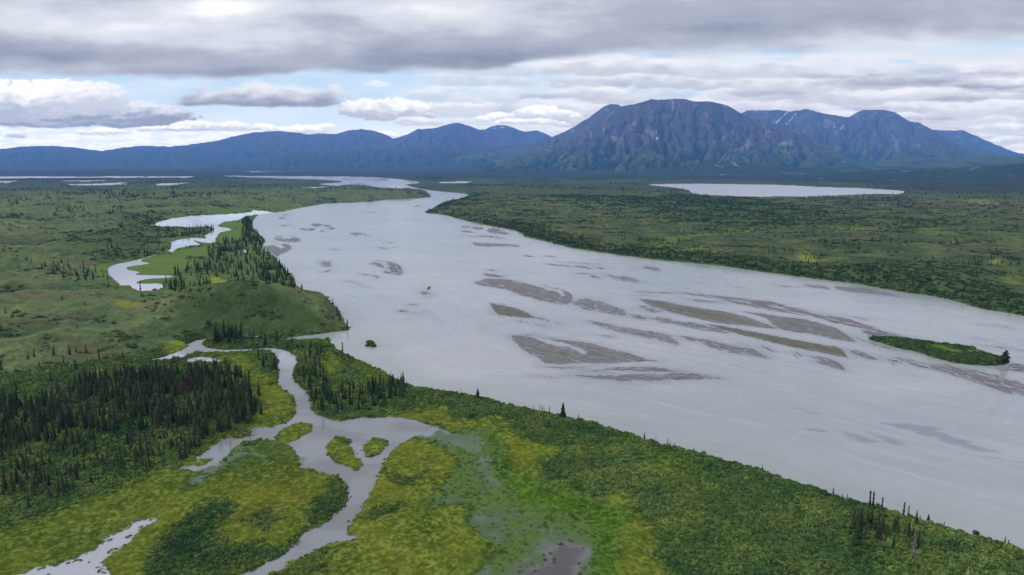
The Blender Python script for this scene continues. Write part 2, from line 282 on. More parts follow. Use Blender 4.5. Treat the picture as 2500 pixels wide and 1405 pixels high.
FARSHADE = (.016, .028, .022)  # dark forest with the cloud shadow over it painted into the colour
PATCH += [(K('p', '1650,432 1800,425 2100,420 2500,406 2900,406 2900,474 2500,470 2250,462 2100,447 1850,440'), FARSHADE, 250, .75, 0), (K('p', '-800,408 1700,408 1700,428 1100,428 600,426 -800,427'), FARSHADE, 500, .8, 0)]
PATCH += [(p, YG, 1.5, .85, 1) for p in CREEK_ISLES]
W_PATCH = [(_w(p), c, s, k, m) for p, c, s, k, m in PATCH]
# where the spruces stand: outline of their feet, trees per 100 m2, mean height, share of rusty dead ones, region
STANDS = [(K('4', '-60,480 200,500 330,420 520,335 800,310 1000,290 1290,310 1400,430 1430,540 1300,600 1100,650 900,600 700,640 500,620 300,680 -60,640'), 15, 8.6, .28, 0),
    (K('4', '-700,700 -60,600 300,680 500,620 1100,655 1000,780 800,830 500,900 250,1000 0,1090 -700,1150'), 13, 5.8, .10, 1),
    (K('4', '-700,300 0,230 400,200 800,200 1000,260 520,335 330,420 0,450 -700,500'), .35, 6.5, .04, 2),
    (K('4', '1190,150 1200,112 1240,112 1300,115 1300,150'), 9, 12.5, 0, 3), (K('4', '1300,108 1500,118 1640,120 1620,190 1560,165 1420,155 1320,155'), 2.2, 8.5, 0, 3),
    (K('4', '1640,150 1740,190 1760,300 1850,380 2080,360 2230,350 2200,440 2023,500 1900,520 1760,510 1700,400 1630,300'), 9.0, 7.0, 0, 4),
    (K('4', '1440,160 1500,190 1520,250 1530,310 1450,290 1430,200'), 3.0, 8.5, 0, 3),
    (K('1', '1180,900 1220,780 1400,720 1420,640 1480,590 1640,570 1640,450 1700,440 1780,590 1770,650 1870,700 1960,800 2030,890 1900,880 1740,900 1500,830 1440,810 1440,920 1300,960'), 1.5, 8.5, .02, 5),
    (K('1', '1830,700 1960,790 2040,895 2160,960 2040,930 1900,880 1800,840 1780,760'), 2.2, 8.5, .02, 5), (K('1', '1660,440 1700,440 1780,590 1800,650 1700,620 1650,560'), 1.3, 8.5, .02, 5),
    (K('1', '1050,480 1200,500 1430,480 1500,490 1400,530 1200,560 1100,570'), 1.1, 8, 0, 6),
    (K('1', '180,770 400,770 600,780 700,830 770,890 600,870 420,850 230,810'), .9, 8, 0, 6), (K('1', '890,908 1100,915 1230,940 1210,870 1110,870 1100,905 970,925 900,905'), 1.8, 8.5, 0, 6),
    (K('1', '1380,960 1420,930 1640,890 1740,905 1600,940 1450,990'), 1.6, 8, 0, 6), (K('1', '1130,1000 1280,980 1360,1000 1250,1030'), .9, 6, 0, 6), (K('1', '0,1030 110,1040 100,1065 0,1060'), 1.5, 5, 0, 6),
    (K('1', '-800,380 400,340 1050,420 1060,520 600,480 -800,480'), .12, 8, 0, 7), (K('1', '-800,520 600,490 1100,560 1100,650 600,640 -800,700'), .05, 7, 0, 7),
    (K('1', '640,690 1000,600 1090,570 1080,640 900,720 700,745'), .5, 7, 0, 6), (K('1', '-500,900 900,900 1300,1000 1250,1150 -500,1200'), .03, 5, 0, 6)]
W_STANDS = [(_w(p), d, h, r, g) for p, d, h, r, g in STANDS]
SHOALS = [K('6', '1240,568 1350,572 1500,590 1640,640 1800,690 1920,732 1800,722 1650,690 1500,650 1380,610'), K('6', '780,595 900,600 980,625 880,620'), K('6', '1020,615 1100,630 1200,670 1150,680 1060,650'), K('6', '1150,620 1250,640 1360,680 1280,680'),
          K('6', '760,485 930,525 860,520'), K('6', '1800,750 2023,780 2023,790 1850,765'), K('6', '400,245 510,262 440,256')]
W_SHOALS = [_w(p) for p in SHOALS]
# ================================================================ gravel bars in the river
BARS = []
def bar(key, s, dry=0.5, veg=0.0, n=1):
    BARS.append((K(key, s), dry, veg))
bar('A', '90,855 150,830 230,805 330,800 560,825 760,870 1000,940 1080,960 1150,1000 1185,1020 1170,960 1090,935 1080,920 1240,965 1290,1050 1210,1120 1050,1100 880,1070 760,1030 620,1000 500,940 420,930 340,910 200,895', .75)
bar('A', '195,745 240,740 380,755 450,780 400,792 230,770', .55); bar('A', '230,700 290,692 350,705 300,713', .3); bar('A', '910,880 1080,920 1060,930 940,895', .1)
bar('A', '285,1112 340,1118 530,1150 700,1205 830,1275 780,1285 590,1270 420,1245 360,1225', .85, .75); bar('A', '300,1100 420,1115 420,1122 310,1110', .2); bar('A', '360,1238 500,1245 600,1262 480,1262', .2)
bar('A', '835,1275 920,1285 1010,1315 1000,1330 930,1310 850,1290', .25); bar('A', '590,1310 640,1315 680,1330 640,1330', .2); bar('A', '780,1335 900,1365 970,1390 880,1375', .2); bar('A', '1050,1330 1100,1340 1140,1362 1090,1355', .3)
bar('A', '1265,1090 1410,1045 1560,1060 1700,1105 1850,1160 1920,1190 1945,1250 1860,1255 1760,1235 1600,1210 1450,1185 1330,1130', .38)
bar('A', '900,618 1060,625 1200,640 1305,662 1200,658 1060,645', .5); bar('A', '1310,650 1370,645 1480,665 1530,690 1420,678', .4); bar('A', '1565,668 1630,665 1690,685 1610,683', .4); bar('A', '1215,600 1400,612 1580,628 1500,632 1300,615', .15)
bar('A', '1310,738 1400,732 1560,752 1400,755', .25); bar('A', '1500,770 1560,768 1630,800 1560,800', .4); bar('A', '1660,745 1720,755 1830,772 1960,780 2110,830 2040,835 1900,820 1800,800 1740,775', .4); bar('A', '1800,818 1950,825 2165,860 2100,860 1900,835', .12)
bar('A', '2150,655 2230,655 2330,680 2360,712 2260,700 2170,680', .45); bar('A', '700,520 760,522 825,540 730,538', .4); bar('A', '945,520 1000,522 1100,540 990,540', .4); bar('A', '1080,590 1140,595 1110,600', .3); bar('A', '820,733 885,742 840,742', .3)
bar('A', '80,360 180,365 300,368 460,375 560,385 650,405 600,418 430,412 250,415 90,403', .38); bar('A', '-100,270 60,280 250,275 440,305 420,312 240,298 30,290', .3); bar('A', '240,205 330,175 440,225 520,245 500,270 420,268 280,245', .45); bar('A', '50,175 130,165 200,190 150,210 70,195', .45)
bar('A', '-60,215 20,220 110,245 60,250 -60,235', .35); bar('A', '0,130 100,130 230,155 130,150', .3); bar('A', '310,315 430,325 400,330', .2); bar('A', '-60,165 40,160 30,180 -50,185', .3)
bar('B', '50,160 150,158 330,168 500,165 620,188 480,188 300,182 120,172', .2); bar('B', '60,200 200,198 290,212 200,210', .12)
bar('B', '600,168 760,185 1000,208 1300,235 1500,258 1700,280 1880,330 2000,355 2200,395 2400,435 2600,478 2900,580 3300,700 3560,765 3400,765 3100,720 2900,715 2880,700 2800,625 2700,600 2500,545 2200,470 1900,420 1600,375 1420,330 1230,295 1060,250 850,220', .55)
bar('B', '590,235 760,250 900,262 1100,290 1175,312 1080,305 950,300 780,285 740,262', .2)
bar('B', '110,252 300,268 600,318 900,372 1050,390 1300,440 1500,500 1700,575 1790,612 1650,608 1400,580 1100,548 800,490 560,430 350,372 220,325 150,285', .9, .45)
bar('B', '1370,410 1600,430 1800,462 2000,480 2200,520 2450,590 2560,640 2740,760 2760,770 2700,770 2500,745 2200,680 1950,650 1810,610 1700,540 1640,480', .85, .12)
bar('B', '100,335 200,345 300,372 380,408 280,420 200,395', .35); bar('B', '-15,450 30,435 120,455 185,478 185,502 90,495 20,470', .45); bar('B', '215,475 290,495 240,497', .3)
bar('B', '300,475 420,485 560,520 800,545 1000,590 1180,655 1150,672 950,645 750,610 500,555 380,540 310,510', .42)
bar('B', '950,565 1100,580 1400,635 1700,690 1900,730 2100,770 2400,825 2550,850 2640,960 2600,960 2300,900 2000,845 1700,775 1400,705 1150,635 1040,595', .85, .85)
bar('B', '615,700 800,730 960,745 1130,795 1250,810 1430,845 1600,910 1700,982 1550,955 1350,930 1150,890 980,845 850,790 720,765', .5)
bar('B', '1590,825 1680,850 1755,895 1700,885', .35); bar('B', '2000,905 2040,910 2085,945 2040,940', .4); bar('B', '1985,925 2010,940 2055,990 2010,965', .35)
bar('B', '2190,950 2300,955 2420,985 2560,1035 2620,1120 2560,1120 2400,1065 2280,1030 2225,995 2280,990', .55)
bar('B', '1720,65 1800,80 1900,92 2010,105 1900,108 1790,88', .25); bar('B', '2085,80 2200,72 2350,85 2435,135 2350,130 2200,118 2130,92', .3); bar('B', '1240,95 1360,108 1290,106', .2); bar('B', '1310,780 1410,810 1350,795', .12)
bar('C', '200,100 350,105 560,115 750,155 1000,230 850,215 600,190 400,170 220,135', .38); bar('C', '410,465 500,480 600,500 520,500', .2); bar('C', '380,885 450,880 560,915 720,985 620,990 520,960 410,915', .4)
bar('C', '450,715 560,760 700,795 880,855 800,855 650,805 540,775', .3); bar('C', '1940,562 2080,575 2020,578', .15); bar('C', '2170,575 2300,592 2290,600', .2); bar('C', '1840,732 2050,750 1960,750', .2); bar('C', '1960,815 2200,835 2500,880 2500,890 2200,850', .15)
bar('C', '840,990 960,1005 1020,1040 920,1025', .3); bar('C', '890,960 1000,975 1150,1000 1300,1035 1500,1045 1800,1100 2100,1165 2350,1235 2500,1290 2900,1480 2900,1620 2500,1430 2300,1400 2050,1320 1700,1205 1420,1125 1200,1080 1050,1020', .50)
bar('C', '2290,1085 2350,1040 2500,1055 2800,1120 2800,1200 2500,1145 2330,1130 2160,1098', .5)
bar('D', '288,332 460,342 560,375 650,410 760,440 870,450 1000,515 1040,500 980,455 800,400 680,375 850,380 1080,408 1250,455 1480,510 1640,565 1760,588 1600,590 1400,600 1250,612 1000,605 800,615 640,610 590,590 560,560 430,490 330,410', .8, .15)
bar('D', '600,352 700,355 810,370 700,365', .2); bar('D', '350,320 460,318 560,330 460,330', .25); bar('D', '580,640 700,648 900,645 1040,652 900,662 750,660', .25)
bar('D', '1030,688 1200,670 1330,650 1500,645 1700,645 1850,665 2000,690 1850,697 1600,690 1400,682 1200,685', .5)
bar('D', '880,727 1100,733 1300,728 1500,722 1750,718 1950,712 2100,708 2250,730 2420,762 2250,770 2000,775 1750,788 1500,792 1300,780 1150,765', .55)
bar('D', '500,728 600,735 820,755 680,755', .12); bar('D', '1030,178 1200,200 1380,240 1560,270 1700,290 1850,315 1900,345 1990,422 1850,400 1650,360 1500,325 1300,275 1130,220', .48); bar('D', '1180,330 1260,330 1310,350 1250,345', .2)
for s, d in (('700,240 770,228 850,240 800,262 790,272 720,265', .6), ('840,255 900,245 940,252 930,268 860,270', .45), ('880,290 950,275 985,290 970,308 930,303', .45), ('560,295 610,283 650,300 650,325 590,310', .4), ('660,295 740,285 740,312 700,325 650,310', .45),
             ('795,330 850,310 860,325 820,340', .4), ('345,122 420,118 420,128 360,130', .4), ('270,150 380,152 385,170 340,180 300,170', .2), ('190,190 300,183 240,190', .15), ('300,250 450,245 380,265', .2), ('500,233 570,235 530,240', .3), ('270,278 320,275 300,282', .2),
             ('232,410 280,400 400,415 480,400 560,410 582,440 550,465 400,458 290,440', .5), ('265,382 340,382 340,398 300,395', .3), ('420,378 500,380 480,390', .35), ('100,520 180,500 250,500 330,530 380,520 320,480 420,485 458,520 440,550 350,600 280,625 220,600 150,560', .75),
             ('1175,360 1230,335 1300,345 1420,375 1400,385 1290,372 1250,385', .35), ('1610,465 1680,462 1730,470 1660,475', .4), ('1500,520 1560,522 1660,547 1590,540', .4), ('1685,515 1750,522 1710,530', .4), ('950,540 1030,545 1045,557 980,552', .4),
             ('820,690 930,690 935,760 880,768 820,740', .3), ('800,825 900,800 950,798 880,830', .25), ('1430,685 1560,685 1700,705 1800,760 1820,830 1780,865 1700,845 1640,770 1600,705', .55), ('1410,720 1480,705 1560,725 1600,765 1680,800 1540,765', .5),
             ('1570,805 1640,810 1690,840 1620,845', .45), ('1285,840 1350,842 1420,868 1340,860', .4), ('1430,855 1530,880 1500,903', .35), ('1100,930 1200,940 1390,1015 1290,980', .1), ('2005,1070 2080,1065 2160,1100 2060,1100', .3), ('2045,1038 2110,1055 2170,1100 2090,1070', .3), ('2100,1130 2180,1125 2130,1140', .15),
             ('1760,1310 1800,1275 1900,1310 1880,1330 1820,1320', .25), ('1870,1225 2000,1210 2010,1225 1900,1240', .2), ('1990,1335 2090,1295 2100,1305 2020,1340', .15), ('1380,100 1470,92 1475,102', .35), ('1535,120 1615,112 1600,122', .35), ('1155,135 1190,133 1180,140', .35), ('1185,178 1215,180 1200,185', .3),
             ('1310,182 1380,180 1370,186', .2), ('1470,168 1510,167 1500,173', .35), ('1935,25 2020,12 2020,22 1960,30', .4), ('460,160 485,158 480,168', .5), ('2365,172 2400,180 2390,187', .3), ('2350,238 2380,238 2370,245', .3), ('640,216 680,218 650,220', .3), ('960,650 985,655 970,659', .4), ('1340,487 1360,490 1355,502', .2)):
    bar('E', s, d)
for s in ('1820,875 1900,872 1890,882 1840,884', '1960,885 2030,884 2010,890', '2000,870 2040,872 2010,875', '1530,855 1610,853 1590,858', '1650,873 1750,876 1700,879'):
    BARS.append((K('7', s), .35, 0))
W_FLOW = _w(K('p', '1130,560 1500,610 2000,690 2500,800 2700,860 2700,1010 2300,900 1800,930 1350,920 1150,760 1120,650'), 1)
W_BARS = [ground(smooth(p, 2)) for p, _, _ in BARS if np.ptp(p[:, 0]) > 14]
# ================================================================ helpers for objects and materials
C = scene.collection
def tag(o, label=None, cat=None, group=None, kind=None):
    if label: o["label"] = label
    if cat: o["category"] = cat
    if group: o["group"] = group
    if kind: o["kind"] = kind
    return o
def mesh_np(name, V, Fq, col=None, smooth_=True):
    me = bpy.data.meshes.new(name)
    V = np.asarray(V, np.float32); Fq = np.asarray(Fq, np.int32); k = Fq.shape[1]
    me.vertices.add(len(V)); me.vertices.foreach_set('co', V.ravel())
    me.loops.add(Fq.size); me.loops.foreach_set('vertex_index', Fq.ravel())
    me.polygons.add(len(Fq)); me.polygons.foreach_set('loop_start', np.arange(0, Fq.size, k, dtype=np.int32))
    me.polygons.foreach_set('loop_total', np.full(len(Fq), k, np.int32))
    me.polygons.foreach_set('use_smooth', np.full(len(Fq), smooth_, bool))
    me.update(calc_edges=True)
    if col is not None:
        at = me.attributes.new('Col', 'FLOAT_COLOR', 'POINT')
        c4 = np.ones((len(V), 4), np.float32); c4[:, :3] = col
        at.data.foreach_set('color', c4.ravel())
    return me
def grid_obj(name, X, Y, Z, col, keep, mat, wrap=False):
    R, Cn = X.shape
    idx = np.arange(R * Cn).reshape(R, Cn)
    if wrap: idx = np.hstack([idx, idx[:, :1]])
    a, b, c, d = idx[:-1, :-1], idx[:-1, 1:], idx[1:, 1:], idx[1:, :-1]
    Fq = np.stack([a, b, c, d], -1).reshape(-1, 4)
    if keep is not None: Fq = Fq[keep.ravel()]
    used = np.zeros(R * Cn, bool); used[Fq.ravel()] = True
    remap = np.cumsum(used) - 1
    V = np.stack([X, Y, Z], -1).reshape(-1, 3)[used]
    me = mesh_np(name, V, remap[Fq], None if col is None else col.reshape(-1, 3)[used])
    # make the faces look up
    o = bpy.data.objects.new(name, me); C.objects.link(o)
    if me.polygons and me.polygons[0].normal.z < 0: me.flip_normals()
    me.materials.append(mat)
    return o
def nmat(name):
    m = bpy.data.materials.new(name); m.use_nodes = True
    nt = m.node_tree; b = nt.nodes['Principled BSDF']
    return m, nt, b
def N(nt, t, **kw):
    n = nt.nodes.new(t)
    for k, v in kw.items():
        if hasattr(n, k) and k not in ('Scale', 'Detail'): setattr(n, k, v)
        else: n.inputs[k].default_value = v
    return n
def noise(nt, vec, scale, detail=3, rough=0.5):
    n = nt.nodes.new('ShaderNodeTexNoise'); n.inputs['Scale'].default_value = scale; n.inputs['Detail'].default_value = detail; n.inputs['Roughness'].default_value = rough
    nt.links.new(vec, n.inputs['Vector']); return n.outputs['Fac']
def mrange(nt, v, a, b, c, d):
    n = nt.nodes.new('ShaderNodeMapRange'); n.inputs['From Min'].default_value = a; n.inputs['From Max'].default_value = b
    n.inputs['To Min'].default_value = c; n.inputs['To Max'].default_value = d; nt.links.new(v, n.inputs['Value']); return n.outputs['Result']
def mul(nt, colr, fac):
    n = nt.nodes.new('ShaderNodeVectorMath'); n.operation = 'SCALE'
    nt.links.new(colr, n.inputs[0]); nt.links.new(fac, n.inputs['Scale']); return n.outputs[0]
def mathn(nt, op, a, b):
    n = nt.nodes.new('ShaderNodeMath'); n.operation = op
    for i, q in enumerate((a, b)):
        if isinstance(q, (int, float)): n.inputs[i].default_value = q
        else: nt.links.new(q, n.inputs[i])
    return n.outputs[0]
def attr(nt, name, typ='GEOMETRY'):
    n = nt.nodes.new('ShaderNodeAttribute'); n.attribute_name = name; n.attribute_type = typ; return n
def pos(nt): return nt.nodes.new('ShaderNodeNewGeometry').outputs['Position']
# ---- ground: colour of the plant cover per vertex, broken up by noise of several sizes
m_land, nt, b = nmat('plant_cover')
P = pos(nt)
f = mathn(nt, 'MULTIPLY', mrange(nt, noise(nt, P, 0.55, 4, .65), .32, .68, .66, 1.34), mrange(nt, noise(nt, P, 0.09, 4, .6), .3, .7, .65, 1.35))
f = mathn(nt, 'MULTIPLY', f, mrange(nt, noise(nt, P, 0.02, 3, .6), .3, .7, .8, 1.2))
sf = mrange(nt, attr(nt, 'soft').outputs['Fac'], 0, 1, 0, .8)
f = mathn(nt, 'ADD', mathn(nt, 'MULTIPLY', f, mathn(nt, 'SUBTRACT', 1.0, sf)), sf)
nt.links.new(mul(nt, attr(nt, 'Col').outputs['Color'], f), b.inputs['Base Color'])
b.inputs['Roughness'].default_value = 1.0; b.inputs['Specular IOR Level'].default_value = 0.1
bp = nt.nodes.new('ShaderNodeBump'); bp.inputs['Distance'].default_value = 1.1
nt.links.new(mrange(nt, attr(nt, 'soft').outputs['Fac'], 0, 1, 1.0, .22), bp.inputs['Strength'])
hh = mathn(nt, 'ADD', noise(nt, P, 0.5, 3, .6), mathn(nt, 'MULTIPLY', noise(nt, P, 0.14, 3, .5), 1.6))
nt.links.new(hh, bp.inputs['Height']); nt.links.new(bp.outputs['Normal'], b.inputs['Normal'])
# ---- water
def water(name, rough, bump, dist, scale):
    m, nt, b = nmat(name); P = pos(nt)
    f = mrange(nt, noise(nt, P, 0.035, 4, .55), .3, .7, .95, 1.05)
    nt.links.new(mul(nt, attr(nt, 'Col').outputs['Color'], f), b.inputs['Base Color'])
    b.inputs['Roughness'].default_value = rough; b.inputs['IOR'].default_value = 1.33
    bp = nt.nodes.new('ShaderNodeBump'); bp.inputs['Strength'].default_value = bump; bp.inputs['Distance'].default_value = dist
    nt.links.new(mathn(nt, 'ADD', noise(nt, P, scale, 3, .6), mathn(nt, 'MULTIPLY', noise(nt, P, scale * .14, 3, .6), 3.0)), bp.inputs['Height']); nt.links.new(bp.outputs['Normal'], b.inputs['Normal'])
    return m
m_river = water('silty_water', 0.13, 0.8, 0.12, 0.9)
m_creek = water('still_water', 0.05, 0.25, 0.03, 1.2)
m_lake = water('rippled_water', 0.32, 0.9, 0.15, 0.5)
# ---- gravel
m_gravel, nt, b = nmat('gravel'); P = pos(nt)
f = mathn(nt, 'MULTIPLY', mrange(nt, noise(nt, P, 1.1, 4, .7), .3, .7, .72, 1.28), mrange(nt, noise(nt, P, 0.12, 4, .6), .3, .7, .85, 1.15))
nt.links.new(mul(nt, attr(nt, 'Col').outputs['Color'], f), b.inputs['Base Color']); b.inputs['Roughness'].default_value = 0.85
# ---- rock and forest of the mountains
m_mtn, nt, b = nmat('mountain_side'); P = pos(nt)
f = mathn(nt, 'MULTIPLY', mrange(nt, noise(nt, P, 0.012, 6, .65), .3, .7, .7, 1.3), mrange(nt, noise(nt, P, 0.0025, 5, .6), .3, .7, .8, 1.2))
nt.links.new(mul(nt, attr(nt, 'Col').outputs['Color'], f), b.inputs['Base Color']); b.inputs['Roughness'].default_value = 1.0; b.inputs['Specular IOR Level'].default_value = 0.1
bp = nt.nodes.new('ShaderNodeBump'); bp.inputs['Strength'].default_value = 1.0; bp.inputs['Distance'].default_value = 80.0
nt.links.new(noise(nt, P, 0.006, 6, .65), bp.inputs['Height']); nt.links.new(bp.outputs['Normal'], b.inputs['Normal'])

# ================================================================ the lie of the land
BIG = 1e3
def fields(x, y, want_col=True):
    """height, water kind (0 none 1 river 2 creek 3 wetland 4 lake/ponds), distance into water, ground colour, water colour, masks"""
    r = np.hypot(x, y)
    amp = 1.3
    jx = x + fbm(x / 9, y / 9, 3, 301) * amp; jy = y + fbm(x / 9, y / 9, 3, 302) * amp
    dR = sd(W_RIVER, jx, jy)
    dIs = sd(W_ISLAND, jx, jy, 20)
    for w in W_ISLETS: dIs = np.maximum(dIs, sd(w, jx, jy, 20))
    dR = np.minimum(dR, np.where(dIs > -20, -dIs, BIG))
    dC = np.full(x.shape, -60., np.float32)
    jx2 = x + fbm(x / 3.2, y / 3.2, 3, 305) * 1.0; jy2 = y + fbm(x / 3.2, y / 3.2, 3, 306) * 1.0
    for w in W_CREEK: dC = np.maximum(dC, sd(w, jx2, jy2))
    for w in W_ISLES:
        q = sd(w, jx2, jy2, 15); dC = np.minimum(dC, np.where(q > -15, -q, BIG))
    tuft = fbm(x / 2.2, y / 2.2, 3, 309)
    dS = sd(W_SLOUGH, jx2, jy2) - 2.2 * sst(0.12, 0.5, tuft)
    dC = np.maximum(dC, dS)
    dWe = np.full(x.shape, -60., np.float32)
    for w in W_WET: dWe = np.maximum(dWe, sd(w, jx, jy))
    dWe = dWe - 6 * sst(0.25, 0.6, fbm(x / 22, y / 9, 3, 311)) * (y > 1250)
    dL = sd(W_LAKE, x, y)
    pj = np.clip(r / 6000, 0, 1.5) ** 2
    lx, ly = x + 90 * pj * fbm(x / 420, y / 420, 3, 313), y + 260 * pj * fbm(x / 260, y / 600, 4, 314)
    for w in W_PONDS: dL = np.maximum(dL, sd(w, lx, ly))
    st = np.stack([dR, dC, dWe, dL]); kind = st.argmax(0) + 1; dW = st.max(0)
    weed = sd(W_WEED, x + 5 * fbm(x / 16, y / 16, 3, 315), y + 5 * fbm(x / 16, y / 16, 3, 316), 30)
    weed = np.maximum(weed, sd(W_WEED2, x + 4 * fbm(x / 12, y / 12, 3, 317), y, 30))
    mud = sd(W_MUD, jx2, jy2, 30)
    # ---- height
    n1 = fbm(x / 26, y / 26, 4, 321); n2 = fbm(x / 170, y / 220, 5, 323, .55)
    z = sst(-0.2, 3.5, -dW) * (0.45 + 0.25 * n1) + 0.03 * np.clip(-dW, 0, 2)
    bare = sd(W_BARE, x + 10 * n1, y + 10 * n1, 80)
    ub = sst(0, 70, bare)
    far = sst(2500, 6000, r)
    z = z + ub * (10 + 16 * n2 + 2.0 * n1 + 8 * sst(0, 300, bare)) * (1 - 0.6 * far)
    rt = sd(W_RIGHT, x + 5 * n1, y + 5 * n1, 80)
    ur = sst(-2, 30 + r * 0.01, rt)
    z = z + ur * (7 + 7 * n2 + 1.2 * n1) * (1 - 0.75 * far) * np.clip(0.5 + -dL / 120.0, 0.12, 1)
    hx, hy = x - HILL[0], y - HILL[1]
    hill = 17.0 * np.exp(-(np.abs(hx) / 66) ** 2.6 - (np.abs(hy - 12) / 52) ** 2.4)
    hill = hill + 9.0 * np.exp(-((x - HILL2[0] + 10) / 60) ** 2 - ((y - HILL2[1]) / 45) ** 2)
    z = z + hill * sst(-1, 14, -dW)
    ub = np.maximum(ub, sst(1.5, 6, hill * (dW < 0)))
    z = z + sst(7200, 12500, r) * (18 + 22 * fbm(x / 2300, y / 1500, 4, 327)) * sst(0, 900, -dL * 15 + 0.0) * (sd(W_RIVER, x, y, 60) < 0)
    z = z + sst(0.5, 4, dIs) * 1.0 * (dIs > 0)
    opn = sst(.25, .62, fbm(x / 15, y / 9, 4, 333, .6))
    for w in W_OPEN: opn = np.maximum(opn, .7 * sst(-4, 3, sd(w, x + 3 * n1, y + 3 * n1, 20)))
    opn = np.maximum(opn, sst(-7, -1, mud))
    lush = sst(-4, 5, sd(W_LUSH, x + 5 * n1, y + 5 * n1, 30))
    opn = opn * (1 - .9 * lush)
    wz = 0.04 + .12 * lush + 0.10 * fbm(x / 2.2, y / 2.2, 3, 331) - 0.20 * opn
    inweed = sst(-2.5, 1.5, weed)
    z = np.where(dW > -0.0, np.maximum(-0.6, -0.05 - 0.12 * np.clip(dW, 0, 8)), z)
    z = z * (1 - inweed * (dW < 0)) + wz * inweed * (dW < 0)
    z = np.where((mud > 0) & (dW < 0), -0.3, z)
    kind = np.where((weed > -6) & (dW < 0), 2, kind)
    dWe2 = np.maximum(dW, np.where(weed > -6, 1.0, -99))
    out = dict(z=z, kind=kind, dW=dW, dwater=dWe2, weed=inweed, mud=mud, bare=ub, right=ur, bare_d=bare, hollow=ub * sst(.08, .4, -n2), tun=np.maximum(ub, sst(-24, 12, bare)), right_d=rt, isl=dIs, dR=dR, r=r)
    if not want_col: return out
    # ---- ground colour
    A = lambda c: np.array(c, np.float32)
    n3 = fbm(x / 55, y / 70, 5, 341, 0.6); n4 = fbm(x / 8, y / 8, 4, 343, 0.6); n5 = fbm(x / 420, y / 700, 4, 345)
    col = np.zeros(x.shape + (3,), np.float32) + A((.062, .104, .026))
    col = mixc(col, A((.088, .130, .032)), sst(-.1, .5, n3))
    T = mixc(np.zeros_like(col) + A((.082, .118, .044)), A((.112, .142, .050)), sst(-.2, .5, n3))
    T = mixc(T, A((.052, .080, .032)), sst(.05, .5, n4 + .6 * n2) * .7)
    T = mixc(T, A((.110, .088, .048)), sst(.15, .6, fbm(x / 75, y / 60, 4, 347)) * .55)
    T = mixc(T, A((.038, .062, .026)), sst(.08, .42, -n2 + .25 * n4) * .75)  # shrub-filled hollows, with the shade of the left slopes painted in too
    ubc = np.maximum(ub, sst(-22, 22, bare))
    col = mixc(col, T, ubc)
    Rr = mixc(np.zeros_like(col) + A((.050, .074, .026)), A((.086, .106, .034)), sst(-.25, .45, n3 + .4 * n5))
    Rr = mixc(Rr, A((.034, .054, .022)), sst(.0, .45, fbm(x / 90, y / 45, 5, 349, .6)) * .8)
    Rr = mixc(Rr, A((.098, .080, .040)), sst(.2, .6, fbm(x / 160, y / 120, 4, 351)) * .35)
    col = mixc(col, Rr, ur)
    bankscrub = sst(38, 8, rt) * sst(-4, 3, rt)  # dark thickets along the slope of the right bank
    col = mixc(col, A((.030, .056, .020)), bankscrub * .8)
    mid = sst(2400, 3600, r)
    Fm = mixc(np.zeros_like(col) + A((.030, .050, .026)), A((.058, .080, .034)), sst(-.1, .5, fbm(x / 420, y / 620, 5, 353, .6)))
    col = mixc(col, Fm, mid * .85)
    Fa = mixc(np.zeros_like(col) + A((.018, .032, .022)), A((.040, .058, .030)), sst(.15, .6, fbm(x / 900, y / 1300, 5, 355, .6)))  # far forest; the cloud shadow lying on it is part of this dark colour
    col = mixc(col, Fa, sst(4800, 6600, r))
    grass = np.zeros(x.shape, np.float32); dark = np.zeros(x.shape, np.float32)
    wx = x + 4 * fbm(x / 13, y / 13, 4, 361, .6); wy = y + 4 * fbm(x / 13, y / 13, 4, 362, .6)
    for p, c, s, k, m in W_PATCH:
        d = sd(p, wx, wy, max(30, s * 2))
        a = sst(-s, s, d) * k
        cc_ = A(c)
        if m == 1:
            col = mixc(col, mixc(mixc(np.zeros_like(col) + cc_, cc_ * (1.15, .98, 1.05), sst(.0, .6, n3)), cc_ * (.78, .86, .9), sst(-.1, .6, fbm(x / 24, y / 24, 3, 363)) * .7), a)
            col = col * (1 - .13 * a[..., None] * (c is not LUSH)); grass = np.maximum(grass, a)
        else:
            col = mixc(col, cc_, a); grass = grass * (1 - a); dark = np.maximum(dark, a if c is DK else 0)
    isl = sst(0, 2, dIs)
    col = mixc(col, A((.045, .085, .022)), isl * (1 - grass))
    col = mixc(col, A((.076, .126, .030)), inweed * (dW < 0) * .9 * (1 - .9 * lush))
    col = mixc(col, A((.09, .075, .055)), sst(1.3, -.3, -dW) * .6)
    # ---- water colour
    k1 = fbm(x / 240, y / 120, 5, 371); k2 = fbm(x / 45, y / 22, 4, 373)
    W = mixc(np.zeros_like(col) + A((.280, .310, .324)), A((.316, .326, .338)), sst(-.25, .3, k1 + .3 * k2))
    al = .8 * x - .6 * y
    fs = fbm(al / 110 + .5 * k1, dR / 7 + .6 * k1, 5, 385, .6); f2 = fbm(al / 45, dR / 2.4, 3, 386, .6)
    W = W * (1 + .085 * fs + .035 * f2 + .05 * k1)[..., None]
    for w in W_BARS:
        q = sd(w, x, y, 14)
        W = mixc(W, A((.185, .190, .215)), sst(-9, 2, q + 6.0 * fs + 3 * f2) * (q > -13.9) * .55)
    fl_ = sst(-30, 30, sd(W_FLOW, x, y, 40)); f3 = fbm(al / 70 + k2, dR / 3.4 + 2 * k1, 4, 387, .6)
    W = mixc(W, A((.175, .182, .205)), sst(.34, .62, f3) * fl_ * .55); W = mixc(W, A((.40, .42, .45)), sst(.3, .65, -f3) * .30)
    bk = sst(26, 2, dR) * (dR > 0)
    W = mixc(W, A((.25, .275, .255)), bk * .55)
